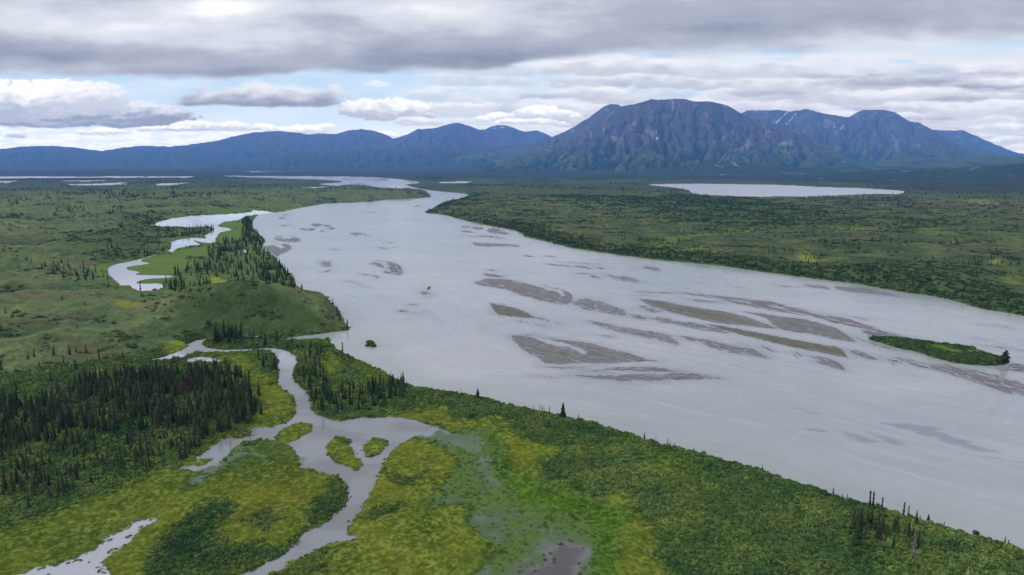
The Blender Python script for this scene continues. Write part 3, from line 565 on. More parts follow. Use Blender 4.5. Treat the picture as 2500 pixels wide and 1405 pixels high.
    for w in W_SHOALS: W = mixc(W, A((.150, .165, .215)), sst(-1.5, 3, sd(w, x + 3 * k2, y, 12) + 3.5 * fbm(x / 22, y / 5, 4, 381)) * .7)
    Wc = mixc(np.zeros_like(col) + A((.205, .218, .230)), A((.166, .170, .176)), sst(-.2, .3, k2))
    W = np.where((kind == 1)[..., None], W, Wc)
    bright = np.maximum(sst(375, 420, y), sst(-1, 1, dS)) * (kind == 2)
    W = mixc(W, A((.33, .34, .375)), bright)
    W = np.where((kind >= 3)[..., None], A((.36, .37, .42)), W)  # pale base: reflected sky painted into wetland, lake and pond water
    wf = inweed * (.95 + .35 * fbm(x / 7, y / 7, 4, 375)); wf = np.clip(wf, 0, 1) * (1 - sst(-1, 2, mud)) * (kind == 2)
    lushd = mixc(np.zeros_like(col) + A((.050, .092, .020)), A((.060, .092, .032)), sst(.0, .45, fbm(x / 14, y / 10, 4, 377)))
    lushd = mixc(lushd, A((.060, .115, .014)), lush)
    W = mixc(W, lushd, wf)
    W = mixc(W, A((.075, .068, .068)), sst(-3.5, 3, mud + 2.5 * k2) * (kind == 2))
    out.update(col=col, wcol=W, grass=grass, dark=dark, soft=np.maximum(np.maximum(grass, inweed), ub * .28))
    return out
# ---- polar grid: rows at growing distance, columns by direction; all the way round
vv = np.concatenate([np.arange(406.8, 470, 1.0), np.arange(470, 1000, 1.7), np.arange(1000, 1420, 2.2), np.arange(1420, 2400, 16)])
rr = CAM_H / np.tan(PITCH + np.arctan((vv - CY) / F_PX)); rr = np.concatenate([rr, [55, 25, 1.0]])
azs = np.concatenate([np.arange(-180, -75, 3.0), np.arange(-75, -42, 0.5), np.arange(-42, 42, 0.065), np.arange(42, 75, 0.5), np.arange(75, 180, 3.0)])
A2, R2 = np.meshgrid(np.radians(azs), rr)
GX, GY = R2 * np.sin(A2), R2 * np.cos(A2)
fl = fields(GX, GY)
GZ = fl['z']
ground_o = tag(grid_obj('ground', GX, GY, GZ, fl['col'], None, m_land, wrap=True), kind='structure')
ca = ground_o.data.attributes.new('soft', 'FLOAT', 'POINT'); ca.data.foreach_set('value', fl['soft'].ravel().astype(np.float32))
def corners(M, fn=np.maximum):
    Mw = np.hstack([M, M[:, :1]])
    return fn(fn(Mw[:-1, :-1], Mw[:-1, 1:]), fn(Mw[1:, :-1], Mw[1:, 1:]))
wet = corners(fl['dwater'] > -4.0)
kq = fl['kind']
Kw = np.hstack([kq, kq[:, :1]])[:-1, :-1]
for kk, nm, mt in ((1, 'river', m_river), (2, 'creek', m_creek), (3, 'wetland_pond', m_creek), (4, 'lake', m_lake)):
    keep = wet & (Kw == kk)
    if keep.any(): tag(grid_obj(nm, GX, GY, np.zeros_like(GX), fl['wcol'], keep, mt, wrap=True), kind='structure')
def build_bar(poly, dry, veg, i):
    pp = smooth(poly, 3)
    lo = pp.min(0) - 3; hi = pp.max(0) + 3
    lo[1] = max(lo[1], 409); hi[0] = min(hi[0], 2900)
    us = np.arange(lo[0], hi[0], 1.5); vs = np.arange(lo[1], hi[1], 0.75)
    if len(us) < 3 or len(vs) < 3: return
    U, V = np.meshgrid(us, vs)
    G = ground(np.stack([U, V], -1)); x, y = G[..., 0], G[..., 1]
    s = sd(pp, U, V, 8)
    w = ground(pp); c = w.mean(0); q = np.linalg.svd(w - c, full_matrices=False)[2][0]
    # streaks run with the current, a little turned along the bar
    a = (x - c[0]) * q[0] + (y - c[1]) * q[1]; b = -(x - c[0]) * q[1] + (y - c[1]) * q[0]
    px = np.hypot(x, y) / F_PX
    L = np.clip(np.ptp(w @ q) * 0.16, 10, 60); Wd = np.clip(L * 0.12, 1.6, 9)
    ms = max(1.0, float(s.max()))
    n = 1.15 * fbm(a / L + .4 * fbm(a / L, b / L, 2, 7), b / Wd, 5, 400 + i, 0.6)
    n2 = fbm(a / (L * .3), b / (Wd * .8), 4, 450 + i, 0.6)
    e = np.clip((s + 1.3 * n2 * min(ms, 3.5)) / min(ms, 4.0), -1, 1)
    z = (dry + (.08 if dry < .46 else 0) - 0.41 + 1.05 * n + 0.5 * n2 + 0.22 * sst(0, ms, s)) * 0.30
    z = np.minimum(z, e * 0.35) + np.minimum(0, s) * 0.12
    z = np.clip(z, -0.25, 0.35)
    t = sst(0.0, 0.13, z)
    col = mixc(np.zeros(z.shape + (3,)) + (.085, .088, .105), (.132, .125, .121), t)
    col = col * (1 + .55 * np.clip(fbm(a / L * 1.3, b / Wd * 2.2, 5, 475 + i, .65), -.9, .9))[..., None]
    col = mixc(col, (.215, .21, .215), sst(.25, .6, fbm(a / L * 1.5, b / Wd * 2, 4, 470 + i)) * .45)
    if veg:
        g = sst(0.06, 0.16, z) * sst(.85 - veg, 1.3 - veg, .5 + .5 * fbm(a / (L * 1.2), b / (Wd * 1.6), 4, 480 + i) + .35 * sst(0, ms, s) + (.25 if veg > .5 else 0) - .5 * sst(lo[0] + (hi[0] - lo[0]) * .5, hi[0], U))
        col = mixc(col, (.078, .082, .032), g * .85); z = z + g * .25
    top = np.maximum(np.maximum(z[:-1, :-1], z[:-1, 1:]), np.maximum(z[1:, :-1], z[1:, 1:]))
    keep = top > -0.06
    if keep.sum() < 2: return
    tag(grid_obj('gravel_bar', x, y, z, col, keep, m_gravel), kind='structure')
for i, (p, d, g) in enumerate(BARS): build_bar(p, d, g, i)
# ================================================================ mountains and far hills
def carve(z, nrows, depth, wall, seed, passes=3):
    """cut branching valleys: water runs from the ridge row (last) down to the foot row (first), gathers, and cuts with V-shaped sides"""
    Cn = z.shape[1]; j = np.arange(Cn); total = np.zeros_like(z)
    for p in range(passes):
        acc = np.ones(z.shape)
        for i in range(nrows - 1, 0, -1):
            nb = np.stack([z[i - 1, np.clip(j + k, 0, Cn - 1)] + abs(k) * 1.0 for k in (-2, -1, 0, 1, 2)])
            tgt = np.clip(j + nb.argmin(0) - 2, 0, Cn - 1)
            acc[i - 1] += np.bincount(tgt, acc[i], Cn)
        Dp = depth * np.clip(np.log(acc / 5.0) / math.log(260.0), 0, 1.15) ** 1.25
        for _ in range(34):
            Dp = np.maximum(Dp, np.maximum(np.roll(Dp, 1, 1), np.roll(Dp, -1, 1)) - wall)
            Dp[1:] = np.maximum(Dp[1:], Dp[:-1] - wall * 1.6); Dp[:-1] = np.maximum(Dp[:-1], Dp[1:] - wall * 1.6)
        z = z - Dp; total = total + Dp
        depth = depth * .5; wall = wall * .9
    return z, total
def mountain(name, key, s, r0, r1, pal, gully=1.0, seed=1, du=2.0, nt=96, carved=0.0, rocky=420.0, snow=()):
    sil = K(key, s); us = np.arange(sil[0, 0], sil[-1, 0], du)
    vs = np.interp(us, sil[:, 0], sil[:, 1]) + fbm(us / 14, us * 0 + seed, 4, seed + 5) * 1.6
    dx, dy = us - CX, F_PX * CP + (CY - vs) * SP
    dz = -F_PX * SP + (CY - vs) * CP
    hd = np.hypot(dx, dy); az = np.arctan2(dx, dy); tan_ = dz / hd
    r1v = r1 * (1 + 0.05 * fbm(us / 160, us * 0, 3, seed + 9)); r0v = r0 * (1 + 0.05 * fbm(us / 120, us * 0 + 3, 3, seed + 11))
    Z1 = CAM_H + r1v * tan_
    t = np.concatenate([np.linspace(0, 1, nt) ** 0.9, [1.02, 1.05, 1.1, 1.2, 1.35]])[:, None]
    r = r0v + (r1v - r0v) * t
    x, y = r * np.sin(az), r * np.cos(az)
    lat = az * r1                                                     # metres along the range
    tt = np.clip(t, 0, 1)
    base = 0.34 * tt + 0.66 * tt ** 2.1
    wrp = 260 * fbm(x / 900, y / 900, 3, seed + 21)
    sp = ridged((lat + wrp) / 1250, (r + wrp) / 3400, 5, seed + 31, 0.55)
    iso = ridged(x / 1700 + 3, y / 1700, 5, seed + 35, .55)
    sp2 = ridged((lat + wrp * .6) / 330, (r) / 900, 4, seed + 33, 0.6)
    rel = (sp - .55) * .95 + (iso - .5) * .75 + (sp2 - .5) * .3
    env = np.sin(np.pi * np.clip(tt, 0, 1) ** 0.75) ** 0.8 * (0.35 + 0.65 * tt)
    z = Z1 * base + gully * rel * env * np.maximum(Z1, 150) * 0.62
    z = np.where(t > 1, Z1 * (1 - (t - 1) * 1.6) + (t - 1) * 120 * fbm(x / 500, y / 500, 3, seed), z)
    nr = int((t[:, 0] <= 1).sum()); cut = np.zeros_like(z)
    if carved:
        zz, cut_ = carve(z[:nr].copy() + 14 * fbm(x[:nr] / 130, y[:nr] / 130, 3, seed + 61), nr, carved * np.clip(env[:nr] * 1.25, 0, 1) ** .8 * (.35 + .65 * np.minimum(1, Z1 / Z1.max())), 16.0 * 11 / 13.0, seed)
        w_ = sst(1.0, .93, t[:nr]); z[:nr] = z[:nr] * (1 - w_) + zz * w_; cut[:nr] = cut_ * w_ / carved
        z[:nr] += .35 * carved * env[:nr] * (t[:nr] < 1)
    # no spur may stand above the skyline behind it
    lim = CAM_H + r * (tan_ - 0.0009 * (1 - tt) ** .5 - 0.004 * (1 - tt))
    z = np.where(t < 1, np.minimum(z, lim), z)
    z = z - 40 * sst(0.06, 0, tt)
    A = lambda c: np.array(c, np.float32)
    forest, green, rock, scree = pal
    if carved: n2_ = np.clip(cut * 1.5 - .75, -1, 1)
    else: n2_ = np.zeros_like(z)
    gz, gx = np.gradient(z); steep = np.abs(gz) / np.maximum(1, np.gradient(r, axis=0))
    n = fbm(x / 420, y / 500, 5, seed + 41, .6); n2 = fbm((lat + wrp) / 200, r / 700, 5, seed + 43, .6)
    hz = z + 170 * n + 120 * n2 - 190 * n2_
    col = np.zeros(z.shape + (3,)) + A(forest)
    col = mixc(col, A(green), sst(rocky * .35, rocky * .75, hz + 120 * n2 + 140 * (sp - .5)))
    col = mixc(col, A(forest), sst(rocky * 1.15, rocky * .6, z) * sst(.05, .4, n2 - .9 * (sp - .45) * (carved == 0) + .7 * n2_) * .85)
    col = mixc(col, A(rock), sst(rocky * .9, rocky * 1.35, hz + 200 * (sp2 - .4)))
    col = mixc(col, A(rock) * (1.15, .97, .95), sst(rocky, rocky * 1.4, hz) * sst(0, .5, fbm(x / 700, y / 700, 3, seed + 51)) * .6)
    col = mixc(col, A(scree), sst(.22, .58, fbm((lat + wrp) / 150, r / 900, 4, seed + 47, .6) + .25 * (sp2 - .4)) * sst(rocky * .6, rocky * 1.1, hz) * .75)
    if snow:
        PU, PV = project(x, y, z)
        for sp_ in snow: col = mixc(col, (.72, .76, .84), sst(-.2, .8, sd(sp_, PU, PV, 6) + .5 * n2))
    o = grid_obj(name, x, y, z, col, None, m_mtn)
    return tag(o, kind='structure')
PAL = ((.017, .037, .020), (.056, .092, .042), (.078, .080, .090), (.24, .22, .225))
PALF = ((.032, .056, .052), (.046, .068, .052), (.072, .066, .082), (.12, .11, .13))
mountain('mountain', '8', '-420,800 -200,752 0,728 120,700 200,670 300,622 380,572 440,527 480,508 520,512 600,560 760,640 1000,760', 12500, 16500, PAL, .5, 11, carved=150.0, rocky=520)
mountain('mountain', '8', '-150,800 0,765 150,720 250,690 330,655 380,625 430,590 480,555 520,527 560,515 620,505 680,485 740,488 820,482 870,491 900,498 960,495 1020,508 1060,520 1110,550 1160,578 1230,592 1300,615 1370,630 1450,668 1510,702 1580,745 1680,790 1800,830', 9300, 13600, PAL, .55, 23, nt=170, carved=165.0, rocky=400,
         snow=[K('8', '1026,510 1034,512 1050,527 1040,524'), K('8', '702,675 712,673 718,680 706,684'), K('8', '700,645 705,645 708,652 702,650')])
mountain('mountain', '8', '1050,590 1120,552 1150,540 1250,540 1300,537 1360,545 1440,533 1500,550 1570,563 1640,575 1690,546 1720,538 1810,537 1870,549 1940,594 1980,597 2050,633 2150,690 2250,718 2400,755 2560,790 2700,820', 13500, 20500, PAL, .45, 37, carved=190.0, rocky=560,
         snow=[K('8', '1345,545 1352,545 1310,585 1290,603 1285,600 1320,570'), K('8', '1385,555 1390,557 1340,610 1335,608'), K('8', '1495,588 1501,600 1497,602'), K('8', '1570,600 1578,625 1572,625'), K('8', '1615,615 1618,622 1600,630 1603,624')])
mountain('mountain', '8', '1950,640 2050,634 2130,639 2200,636 2260,662 2350,702 2450,742 2560,765 2800,800 3200,825', 21000, 29000, PAL, .7, 41, rocky=600)
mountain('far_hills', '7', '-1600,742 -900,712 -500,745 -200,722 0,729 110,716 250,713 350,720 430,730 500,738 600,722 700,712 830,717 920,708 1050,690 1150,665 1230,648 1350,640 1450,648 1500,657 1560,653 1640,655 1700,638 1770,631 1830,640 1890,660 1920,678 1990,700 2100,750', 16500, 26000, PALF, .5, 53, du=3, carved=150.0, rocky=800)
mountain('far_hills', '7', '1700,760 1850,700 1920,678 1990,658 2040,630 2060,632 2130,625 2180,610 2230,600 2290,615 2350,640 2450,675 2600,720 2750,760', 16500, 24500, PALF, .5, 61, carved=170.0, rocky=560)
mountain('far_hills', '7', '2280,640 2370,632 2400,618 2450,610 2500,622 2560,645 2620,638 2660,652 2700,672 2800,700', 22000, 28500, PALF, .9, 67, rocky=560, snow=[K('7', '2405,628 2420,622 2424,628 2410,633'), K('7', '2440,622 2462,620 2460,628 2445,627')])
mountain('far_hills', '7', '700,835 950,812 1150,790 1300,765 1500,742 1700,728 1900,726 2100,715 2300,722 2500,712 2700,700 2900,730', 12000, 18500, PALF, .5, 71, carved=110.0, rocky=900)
mountain('far_hills', '8', '1500,825 1650,795 1800,785 1950,770 2150,768 2350,765 2600,762 2900,755 3400,760', 9500, 13000, (PAL[0], (.050, .080, .034), PAL[1], PAL[2]), .35, 79, rocky=120)
mountain('far_hills', 'p', '1450,428 1560,421 1650,408 1700,400 1750,392 1800,394 1860,402 1950,410 2060,418 2200,424', 7600, 9200, (PAL[0], PAL[0], PAL[0], PAL[3]), .5, 83, rocky=60)
mountain('far_hills', 'p', '1900,428 2100,419 2230,412 2320,412 2400,406 2500,400 2700,388 3000,380 3600,384', 5600, 7400, (PAL[0], (.026, .044, .026), PAL[0], PAL[3]), .35, 89, rocky=90)
# ================================================================ sky backdrop: cloud cover 60 km away
us = np.concatenate([np.arange(-1900, -60, 14), np.arange(-60, 2560, 2.2), np.arange(2560, 4400, 14)])
vs = np.concatenate([np.arange(-1100, -60, 12), np.arange(-60, 436, 2.0)])
U, V = np.meshgrid(us, vs)
sc_ = lin(sky_colour(U, V))
D = np.stack([U - CX, F_PX * CP + (CY - V) * SP, -F_PX * SP + (CY - V) * CP], -1)
D /= np.linalg.norm(D, axis=-1, keepdims=True)
Pp = D * 60000.0; Pp[..., 2] += CAM_H
fade = sst(-1900, -1300, U) * sst(4400, 3800, U) * sst(-1100, -650, V)
SKY_GAIN = np.array([1.0, 1.0, 1.0]) 
Lh = np.minimum(np.where(D[..., 2] > 0, (HAZE_TOP - CAM_H) / np.maximum(D[..., 2], 1e-4), 34000), 34000 / np.maximum(D[..., 1], .5))
Th = np.exp(-HAZE_D * Lh)[..., None]                                   # the sky is seen through this much air
sc_ = np.clip((sc_ / 2 ** scene.view_settings.exposure * 1.04 - np.array(HAZE_L) * (1 - Th)) / Th, .05, 5)
m_sky = bpy.data.materials.new('cloudy_sky'); m_sky.use_nodes = True; nt = m_sky.node_tree; nt.nodes.clear()
out = nt.nodes.new('ShaderNodeOutputMaterial'); em = nt.nodes.new('ShaderNodeEmission'); tr = nt.nodes.new('ShaderNodeBsdfTransparent'); ms_ = nt.nodes.new('ShaderNodeMixShader')
at = attr(nt, 'Col'); af = attr(nt, 'cover')
nt.links.new(at.outputs['Color'], em.inputs['Color']); nt.links.new(af.outputs['Fac'], ms_.inputs['Fac'])
nt.links.new(tr.outputs[0], ms_.inputs[1]); nt.links.new(em.outputs[0], ms_.inputs[2]); nt.links.new(ms_.outputs[0], out.inputs['Surface'])
m_sky.cycles.emission_sampling = 'NONE'
sky_o = tag(grid_obj('sky', Pp[..., 0], Pp[..., 1], Pp[..., 2], sc_, None, m_sky), kind='structure')
ca = sky_o.data.attributes.new('cover', 'FLOAT', 'POINT'); ca.data.foreach_set('value', fade.ravel().astype(np.float32))
# ================================================================ haze: the air between the camera and the far ranges
hz = np.array([(sx, sy, sz) for sx in (-34000, 34000) for sy in (-32500, 34000) for sz in (-50, 1650)], float)
hz[:, 2] = np.where(hz[:, 2] < 0, -60, HAZE_TOP)
haze_me = mesh_np('haze', hz, np.array([[0, 1, 3, 2], [4, 6, 7, 5], [0, 4, 5, 1], [2, 3, 7, 6], [0, 2, 6, 4], [1, 5, 7, 3]]), None, False)
haze = tag(bpy.data.objects.new('haze', haze_me), 'thin blue haze in the air towards the mountains', 'haze', kind='stuff'); C.objects.link(haze)
m_haze = bpy.data.materials.new('haze_air'); m_haze.use_nodes = True; nt = m_haze.node_tree; nt.nodes.clear()
out = nt.nodes.new('ShaderNodeOutputMaterial'); pv = nt.nodes.new('ShaderNodeVolumePrincipled')
pv.inputs['Density'].default_value = HAZE_D; pv.inputs['Color'].default_value = HAZE_C; pv.inputs['Anisotropy'].default_value = 0.0
nt.links.new(pv.outputs[0], out.inputs['Volume']); haze_me.materials.append(m_haze)
# ================================================================ plants
def leaf_mat(name, base, vary=.35, tint=False, scale=1.0, trans=.15, na=.3):
    m, nt, b = nmat(name)
    oi = nt.nodes.new('ShaderNodeObjectInfo')
    f = mrange(nt, oi.outputs['Random'], 0, 1, 1 - vary, 1 + vary)
    f = mathn(nt, 'MULTIPLY', f, mrange(nt, noise(nt, pos(nt), scale, 2), .3, .7, 1 - na, 1 + na))
    if tint: c = attr(nt, 'tint', 'INSTANCER').outputs['Color']
    else:
        rgb = nt.nodes.new('ShaderNodeRGB'); rgb.outputs[0].default_value = (*base, 1); c = rgb.outputs[0]
    c = mul(nt, c, f)
    nt.links.new(c, b.inputs['Base Color']); b.inputs['Roughness'].default_value = .9; b.inputs['Specular IOR Level'].default_value = .15
    if trans:
        tl = nt.nodes.new('ShaderNodeBsdfTranslucent'); nt.links.new(c, tl.inputs['Color']); mxs = nt.nodes.new('ShaderNodeMixShader'); mxs.inputs[0].default_value = trans
        nt.links.new(b.outputs[0], mxs.inputs[1]); nt.links.new(tl.outputs[0], mxs.inputs[2]); nt.links.new(mxs.outputs[0], nt.nodes['Material Output'].inputs['Surface'])
    return m
M_SPR = leaf_mat('spruce_needles', (.034, .060, .026)); M_SPR2 = leaf_mat('spruce_needles_pale', (.056, .088, .034)); M_RUST = leaf_mat('rusty_needles', (.070, .060, .044)); M_DEAD = leaf_mat('bare_grey_twigs', (.16, .145, .15), trans=0)
M_BARK, _, bb = nmat('bark'); bb.inputs['Base Color'].default_value = (.075, .055, .045, 1); bb.inputs['Roughness'].default_value = .95
M_GREY, _, bb = nmat('weathered_wood'); bb.inputs['Base Color'].default_value = (.22, .20, .19, 1); bb.inputs['Roughness'].default_value = .9
M_SHR = leaf_mat('shrub_leaves', (0, 0, 0), .28, True, .8); M_GR = leaf_mat('sedge_blades', (0, 0, 0), .10, True, 3.0, .3, .1)
def trunk_mesh(rs, rad=.013, lean=0.0, top=.97, stubs=0):
    V, Fq = [], []; k = 6; n = 6
    for i in range(n):
        z = top * i / (n - 1); r = rad * (1 - .85 * i / (n - 1)); ox = lean * z * z + .004 * rs.randn()
        for j in range(k): V.append((ox + r * math.cos(j * math.tau / k), r * math.sin(j * math.tau / k), z))
    for i in range(n - 1):
        for j in range(k): Fq.append((i * k + j, i * k + (j + 1) % k, (i + 1) * k + (j + 1) % k, (i + 1) * k + j))
    for s in range(stubs):
        z = rs.uniform(.2, .93) * top; a = rs.uniform(0, math.tau); L = .07 * (1.1 - z) + .02; o = len(V)
        c, s_ = math.cos(a), math.sin(a)
        V += [(0, 0, z), (0, 0, z + .008), (L * c, L * s_, z + .01 - .25 * L), (L * c, L * s_, z + .006 - .25 * L)]; Fq.append((o, o + 1, o + 2, o + 3))
    return np.array(V), np.array(Fq)
def crown_mesh(rs, rad=.11, wh=17, per=6, droop=.45, low=.07, p=.75, sparse=0.0, dense_top=0.0):
    V, Fq = [], []
    for w in range(wh):
        z0 = low + (0.985 - low) * (w / (wh - 1)) ** .92
        L0 = rad * (max(0, 1 - z0) ** p) * rs.uniform(.72, 1.15) + .010
        if dense_top and z0 > .82: L0 *= 1 + dense_top
        a0 = rs.uniform(0, math.tau)
        for j in range(per if z0 < .9 else 4):
            if rs.rand() < sparse: continue
            a = a0 + j * math.tau / per + rs.uniform(-.35, .35); L = L0 * rs.uniform(.65, 1.25); z = z0 + rs.uniform(-.012, .012)
            c, s = math.cos(a), math.sin(a); wd = L * rs.uniform(.30, .5) + .004; dr = droop * rs.uniform(.6, 1.4)
            o = len(V)
            V += [(0, 0, z + .012), (.55 * L * c - wd * s, .55 * L * s + wd * c, z - .55 * L * dr - .008), (L * c, L * s, z - L * dr * .9), (.55 * L * c + wd * s, .55 * L * s - wd * c, z - .55 * L * dr - .008)]
            Fq.append((o, o + 1, o + 2, o + 3))
            V += [(.1 * L * c, .1 * L * s, z + .015), (.6 * L * c, .6 * L * s, z + .006 - .4 * L * dr), (L * c, L * s, z - L * dr * .9), (.5 * L * c, .5 * L * s, z - .03 - L * dr * .9)]
            Fq.append((o + 4, o + 5, o + 6, o + 7))
    V += [(-.006, 0, .95), (.006, 0, .95), (.001, 0, 1.0), (-.001, 0, 1.0), (0, -.006, .95), (0, .006, .95), (0, .001, 1.0), (0, -.001, 1.0)]
    o = len(V) - 8; Fq += [(o, o + 1, o + 2, o + 3), (o + 4, o + 5, o + 6, o + 7)]
    return np.array(V), np.array(Fq)
CROWNS = {}; TRUNKS = {}
def make_variants(kind, n, mat, tm, **kw):
    stubs = kw.pop('stubs', 0); trad = kw.pop('trad', .013)
    for i in range(n):
        rs = np.random.RandomState(hash_(kind) + i * 13)
        kk = dict(kw); kk['rad'] = kw.get('rad', .11) * rs.uniform(1.05, 1.5)
        V, Fq = crown_mesh(rs, **kk); me = mesh_np('spruce_crown', V, Fq, None, False); me.materials.append(mat); CROWNS.setdefault(kind, []).append(me)
        V, Fq = trunk_mesh(rs, trad, 0, .96, stubs); me = mesh_np('spruce_trunk', V, Fq, None, False); me.materials.append(tm); TRUNKS.setdefault(kind, []).append(me)
def hash_(s): return sum(ord(c) * (i + 3) for i, c in enumerate(s)) % 9973
make_variants('green', 5, M_SPR, M_BARK, rad=.115)
make_variants('pale', 3, M_SPR2, M_BARK, rad=.13, wh=14)
make_variants('rust', 3, M_RUST, M_BARK, rad=.105, sparse=.18)
make_variants('dead', 2, M_DEAD, M_GREY, rad=.085, wh=13, per=5, sparse=.35, stubs=26)
make_variants('full', 2, M_SPR, M_BARK, rad=.24, wh=20, per=8, p=.8, droop=.35, low=.03)
make_variants('spire', 3, M_SPR, M_BARK, rad=.075, wh=20, per=5, p=.45, dense_top=.5)
make_variants('bushy', 1, M_SPR2, M_BARK, rad=.30, wh=14, per=9, p=.45, droop=.2, low=.2)
def joined(parts, mats):
    V = np.vstack([p[0] for p in parts]); 
    return V
def source_collection(name, specs):
    col = bpy.data.collections.new(name)
    for i, me in enumerate(specs):
        o = bpy.data.objects.new('%s_%02d' % (name, i), me); col.objects.link(o)
    return col
def tree_mesh(kind, i):
    """crown and trunk in one mesh, for the woods that are too many to stand alone"""
    a, b = CROWNS[kind][i], TRUNKS[kind][i]
    def arr(me):
        v = np.empty(len(me.vertices) * 3, np.float32); me.vertices.foreach_get('co', v); f = np.empty(len(me.loops), np.int32); me.loops.foreach_get('vertex_index', f)
        return v.reshape(-1, 3), f.reshape(-1, 4)
    va, fa = arr(a); vb, fb = arr(b); k = len(va)
    me = mesh_np('wood_spruce', np.vstack([va, vb]), np.vstack([fa, fb + k]), None, False)
    me.materials.append(a.materials[0]); me.materials.append(b.materials[0])
    mi = np.zeros(len(fa) + len(fb), np.int32); mi[len(fa):] = 1; me.polygons.foreach_set('material_index', mi)
    return me
def shrub_mesh(seed, n=70, flat=.75, leaf=.17):
    rs = np.random.RandomState(seed); V, Fq = [], []
    lobes = [(rs.uniform(-.45, .45), rs.uniform(-.45, .45), rs.uniform(.45, .75)) for _ in range(5)]
    for i in range(n):
        lx, ly, lr = lobes[rs.randint(5)]
        a = rs.uniform(0, math.tau); e = math.asin(rs.uniform(-.1, 1)); rr_ = lr * rs.uniform(.75, 1.05)
        p = np.array((lx + rr_ * math.cos(e) * math.cos(a), ly + rr_ * math.cos(e) * math.sin(a), max(.02, flat * rr_ * math.sin(e) + .12)))
        nrm = np.array((math.cos(e) * math.cos(a), math.cos(e) * math.sin(a), math.sin(e) + .35)) + rs.randn(3) * .45; nrm /= np.linalg.norm(nrm)
        t = np.cross(nrm, rs.randn(3)); t /= np.linalg.norm(t); s = np.cross(nrm, t); L = leaf * rs.uniform(.7, 1.4)
        o = len(V); V += [p - t * L - s * L * .6, p + t * L - s * L * .7, p + t * L * .8 + s * L * .7, p - t * L * .7 + s * L * .6]; Fq.append((o, o + 1, o + 2, o + 3))
    return mesh_np('shrub_clump', np.array(V), np.array(Fq), None, False)
def tuft_mesh(seed, n=60, rad=1.0, h=.30, w=.05):
    rs = np.random.RandomState(seed); V, Fq = [], []
    for i in range(n):
        a = rs.uniform(0, math.tau); d = rad * math.sqrt(rs.rand()); x, y = d * math.cos(a), d * math.sin(a)
        b = rs.uniform(0, math.tau); dx, dy = math.cos(b), math.sin(b); H = h * rs.uniform(.6, 1.2); l = rs.uniform(-.32, .32); l2 = rs.uniform(-.32, .32)
        o = len(V); V += [(x - w * dx, y - w * dy, -.05), (x + w * dx, y + w * dy, -.05), (x + w * .7 * dx + l, y + w * .7 * dy + l2, H), (x - w * .4 * dx + l, y - w * .4 * dy + l2, H * .96)]
        Fq.append((o, o + 1, o + 2, o + 3))
    return mesh_np('sedge_tuft', np.array(V), np.array(Fq), None, False)
def scatter(name, src, P, rz, sc, idx, tint, label, cat, group=None):
    me = bpy.data.meshes.new(name); me.vertices.add(len(P)); me.vertices.foreach_set('co', np.asarray(P, np.float32).ravel())
    def at(nm, ty, fld, a):
        q = me.attributes.new(nm, ty, 'POINT'); q.data.foreach_set(fld, np.asarray(a).ravel())
    rot = np.zeros((len(P), 3), np.float32); rot[:, 2] = rz; rot[:, 0] = np.random.RandomState(3).randn(len(P)) * .03
    at('rot', 'FLOAT_VECTOR', 'vector', rot); at('scl', 'FLOAT_VECTOR', 'vector', np.asarray(sc, np.float32)); at('idx', 'INT', 'value', np.asarray(idx, np.int32))
    at('tint', 'FLOAT_VECTOR', 'vector', np.asarray(tint, np.float32))
    o = bpy.data.objects.new(name, me); C.objects.link(o)
    g = bpy.data.node_groups.new(name + '_points', 'GeometryNodeTree')
    g.interface.new_socket('Geometry', in_out='INPUT', socket_type='NodeSocketGeometry'); g.interface.new_socket('Geometry', in_out='OUTPUT', socket_type='NodeSocketGeometry')
    gi = g.nodes.new('NodeGroupInput'); go = g.nodes.new('NodeGroupOutput'); ip = g.nodes.new('GeometryNodeInstanceOnPoints'); ci = g.nodes.new('GeometryNodeCollectionInfo')
    ci.inputs['Collection'].default_value = src; ci.inputs['Separate Children'].default_value = True; ci.inputs['Reset Children'].default_value = True
    def na(nm, ty):
        n = g.nodes.new('GeometryNodeInputNamedAttribute'); n.data_type = ty; n.inputs['Name'].default_value = nm; return n.outputs['Attribute']
    ip.inputs['Pick Instance'].default_value = True
    g.links.new(gi.outputs[0], ip.inputs['Points']); g.links.new(ci.outputs[0], ip.inputs['Instance']); g.links.new(na('idx', 'INT'), ip.inputs['Instance Index'])
    g.links.new(na('rot', 'FLOAT_VECTOR'), ip.inputs['Rotation']); g.links.new(na('scl', 'FLOAT_VECTOR'), ip.inputs['Scale']); g.links.new(ip.outputs[0], go.inputs[0])
    md = o.modifiers.new('plants', 'NODES'); md.node_group = g
    return tag(o, label, cat, group, 'stuff')
rs = np.random.RandomState(5)
def wedge(n, r0, r1, a=41.0, pw=2.0):
    r = (r0 ** pw + (r1 ** pw - r0 ** pw) * rs.rand(n)) ** (1 / pw); az = np.radians(rs.uniform(-a, a, n))
    return r * np.sin(az), r * np.cos(az)
shr = []
for i in range(4):
    me = shrub_mesh(50 + i); me.materials.append(M_SHR); shr.append(me)
S_SHRUB = source_collection('shrub_source', shr)
tf = []
for i in range(3):
    me = tuft_mesh(80 + i); me.materials.append(M_GR); tf.append(me)
S_TUFT = source_collection('tuft_source', tf)
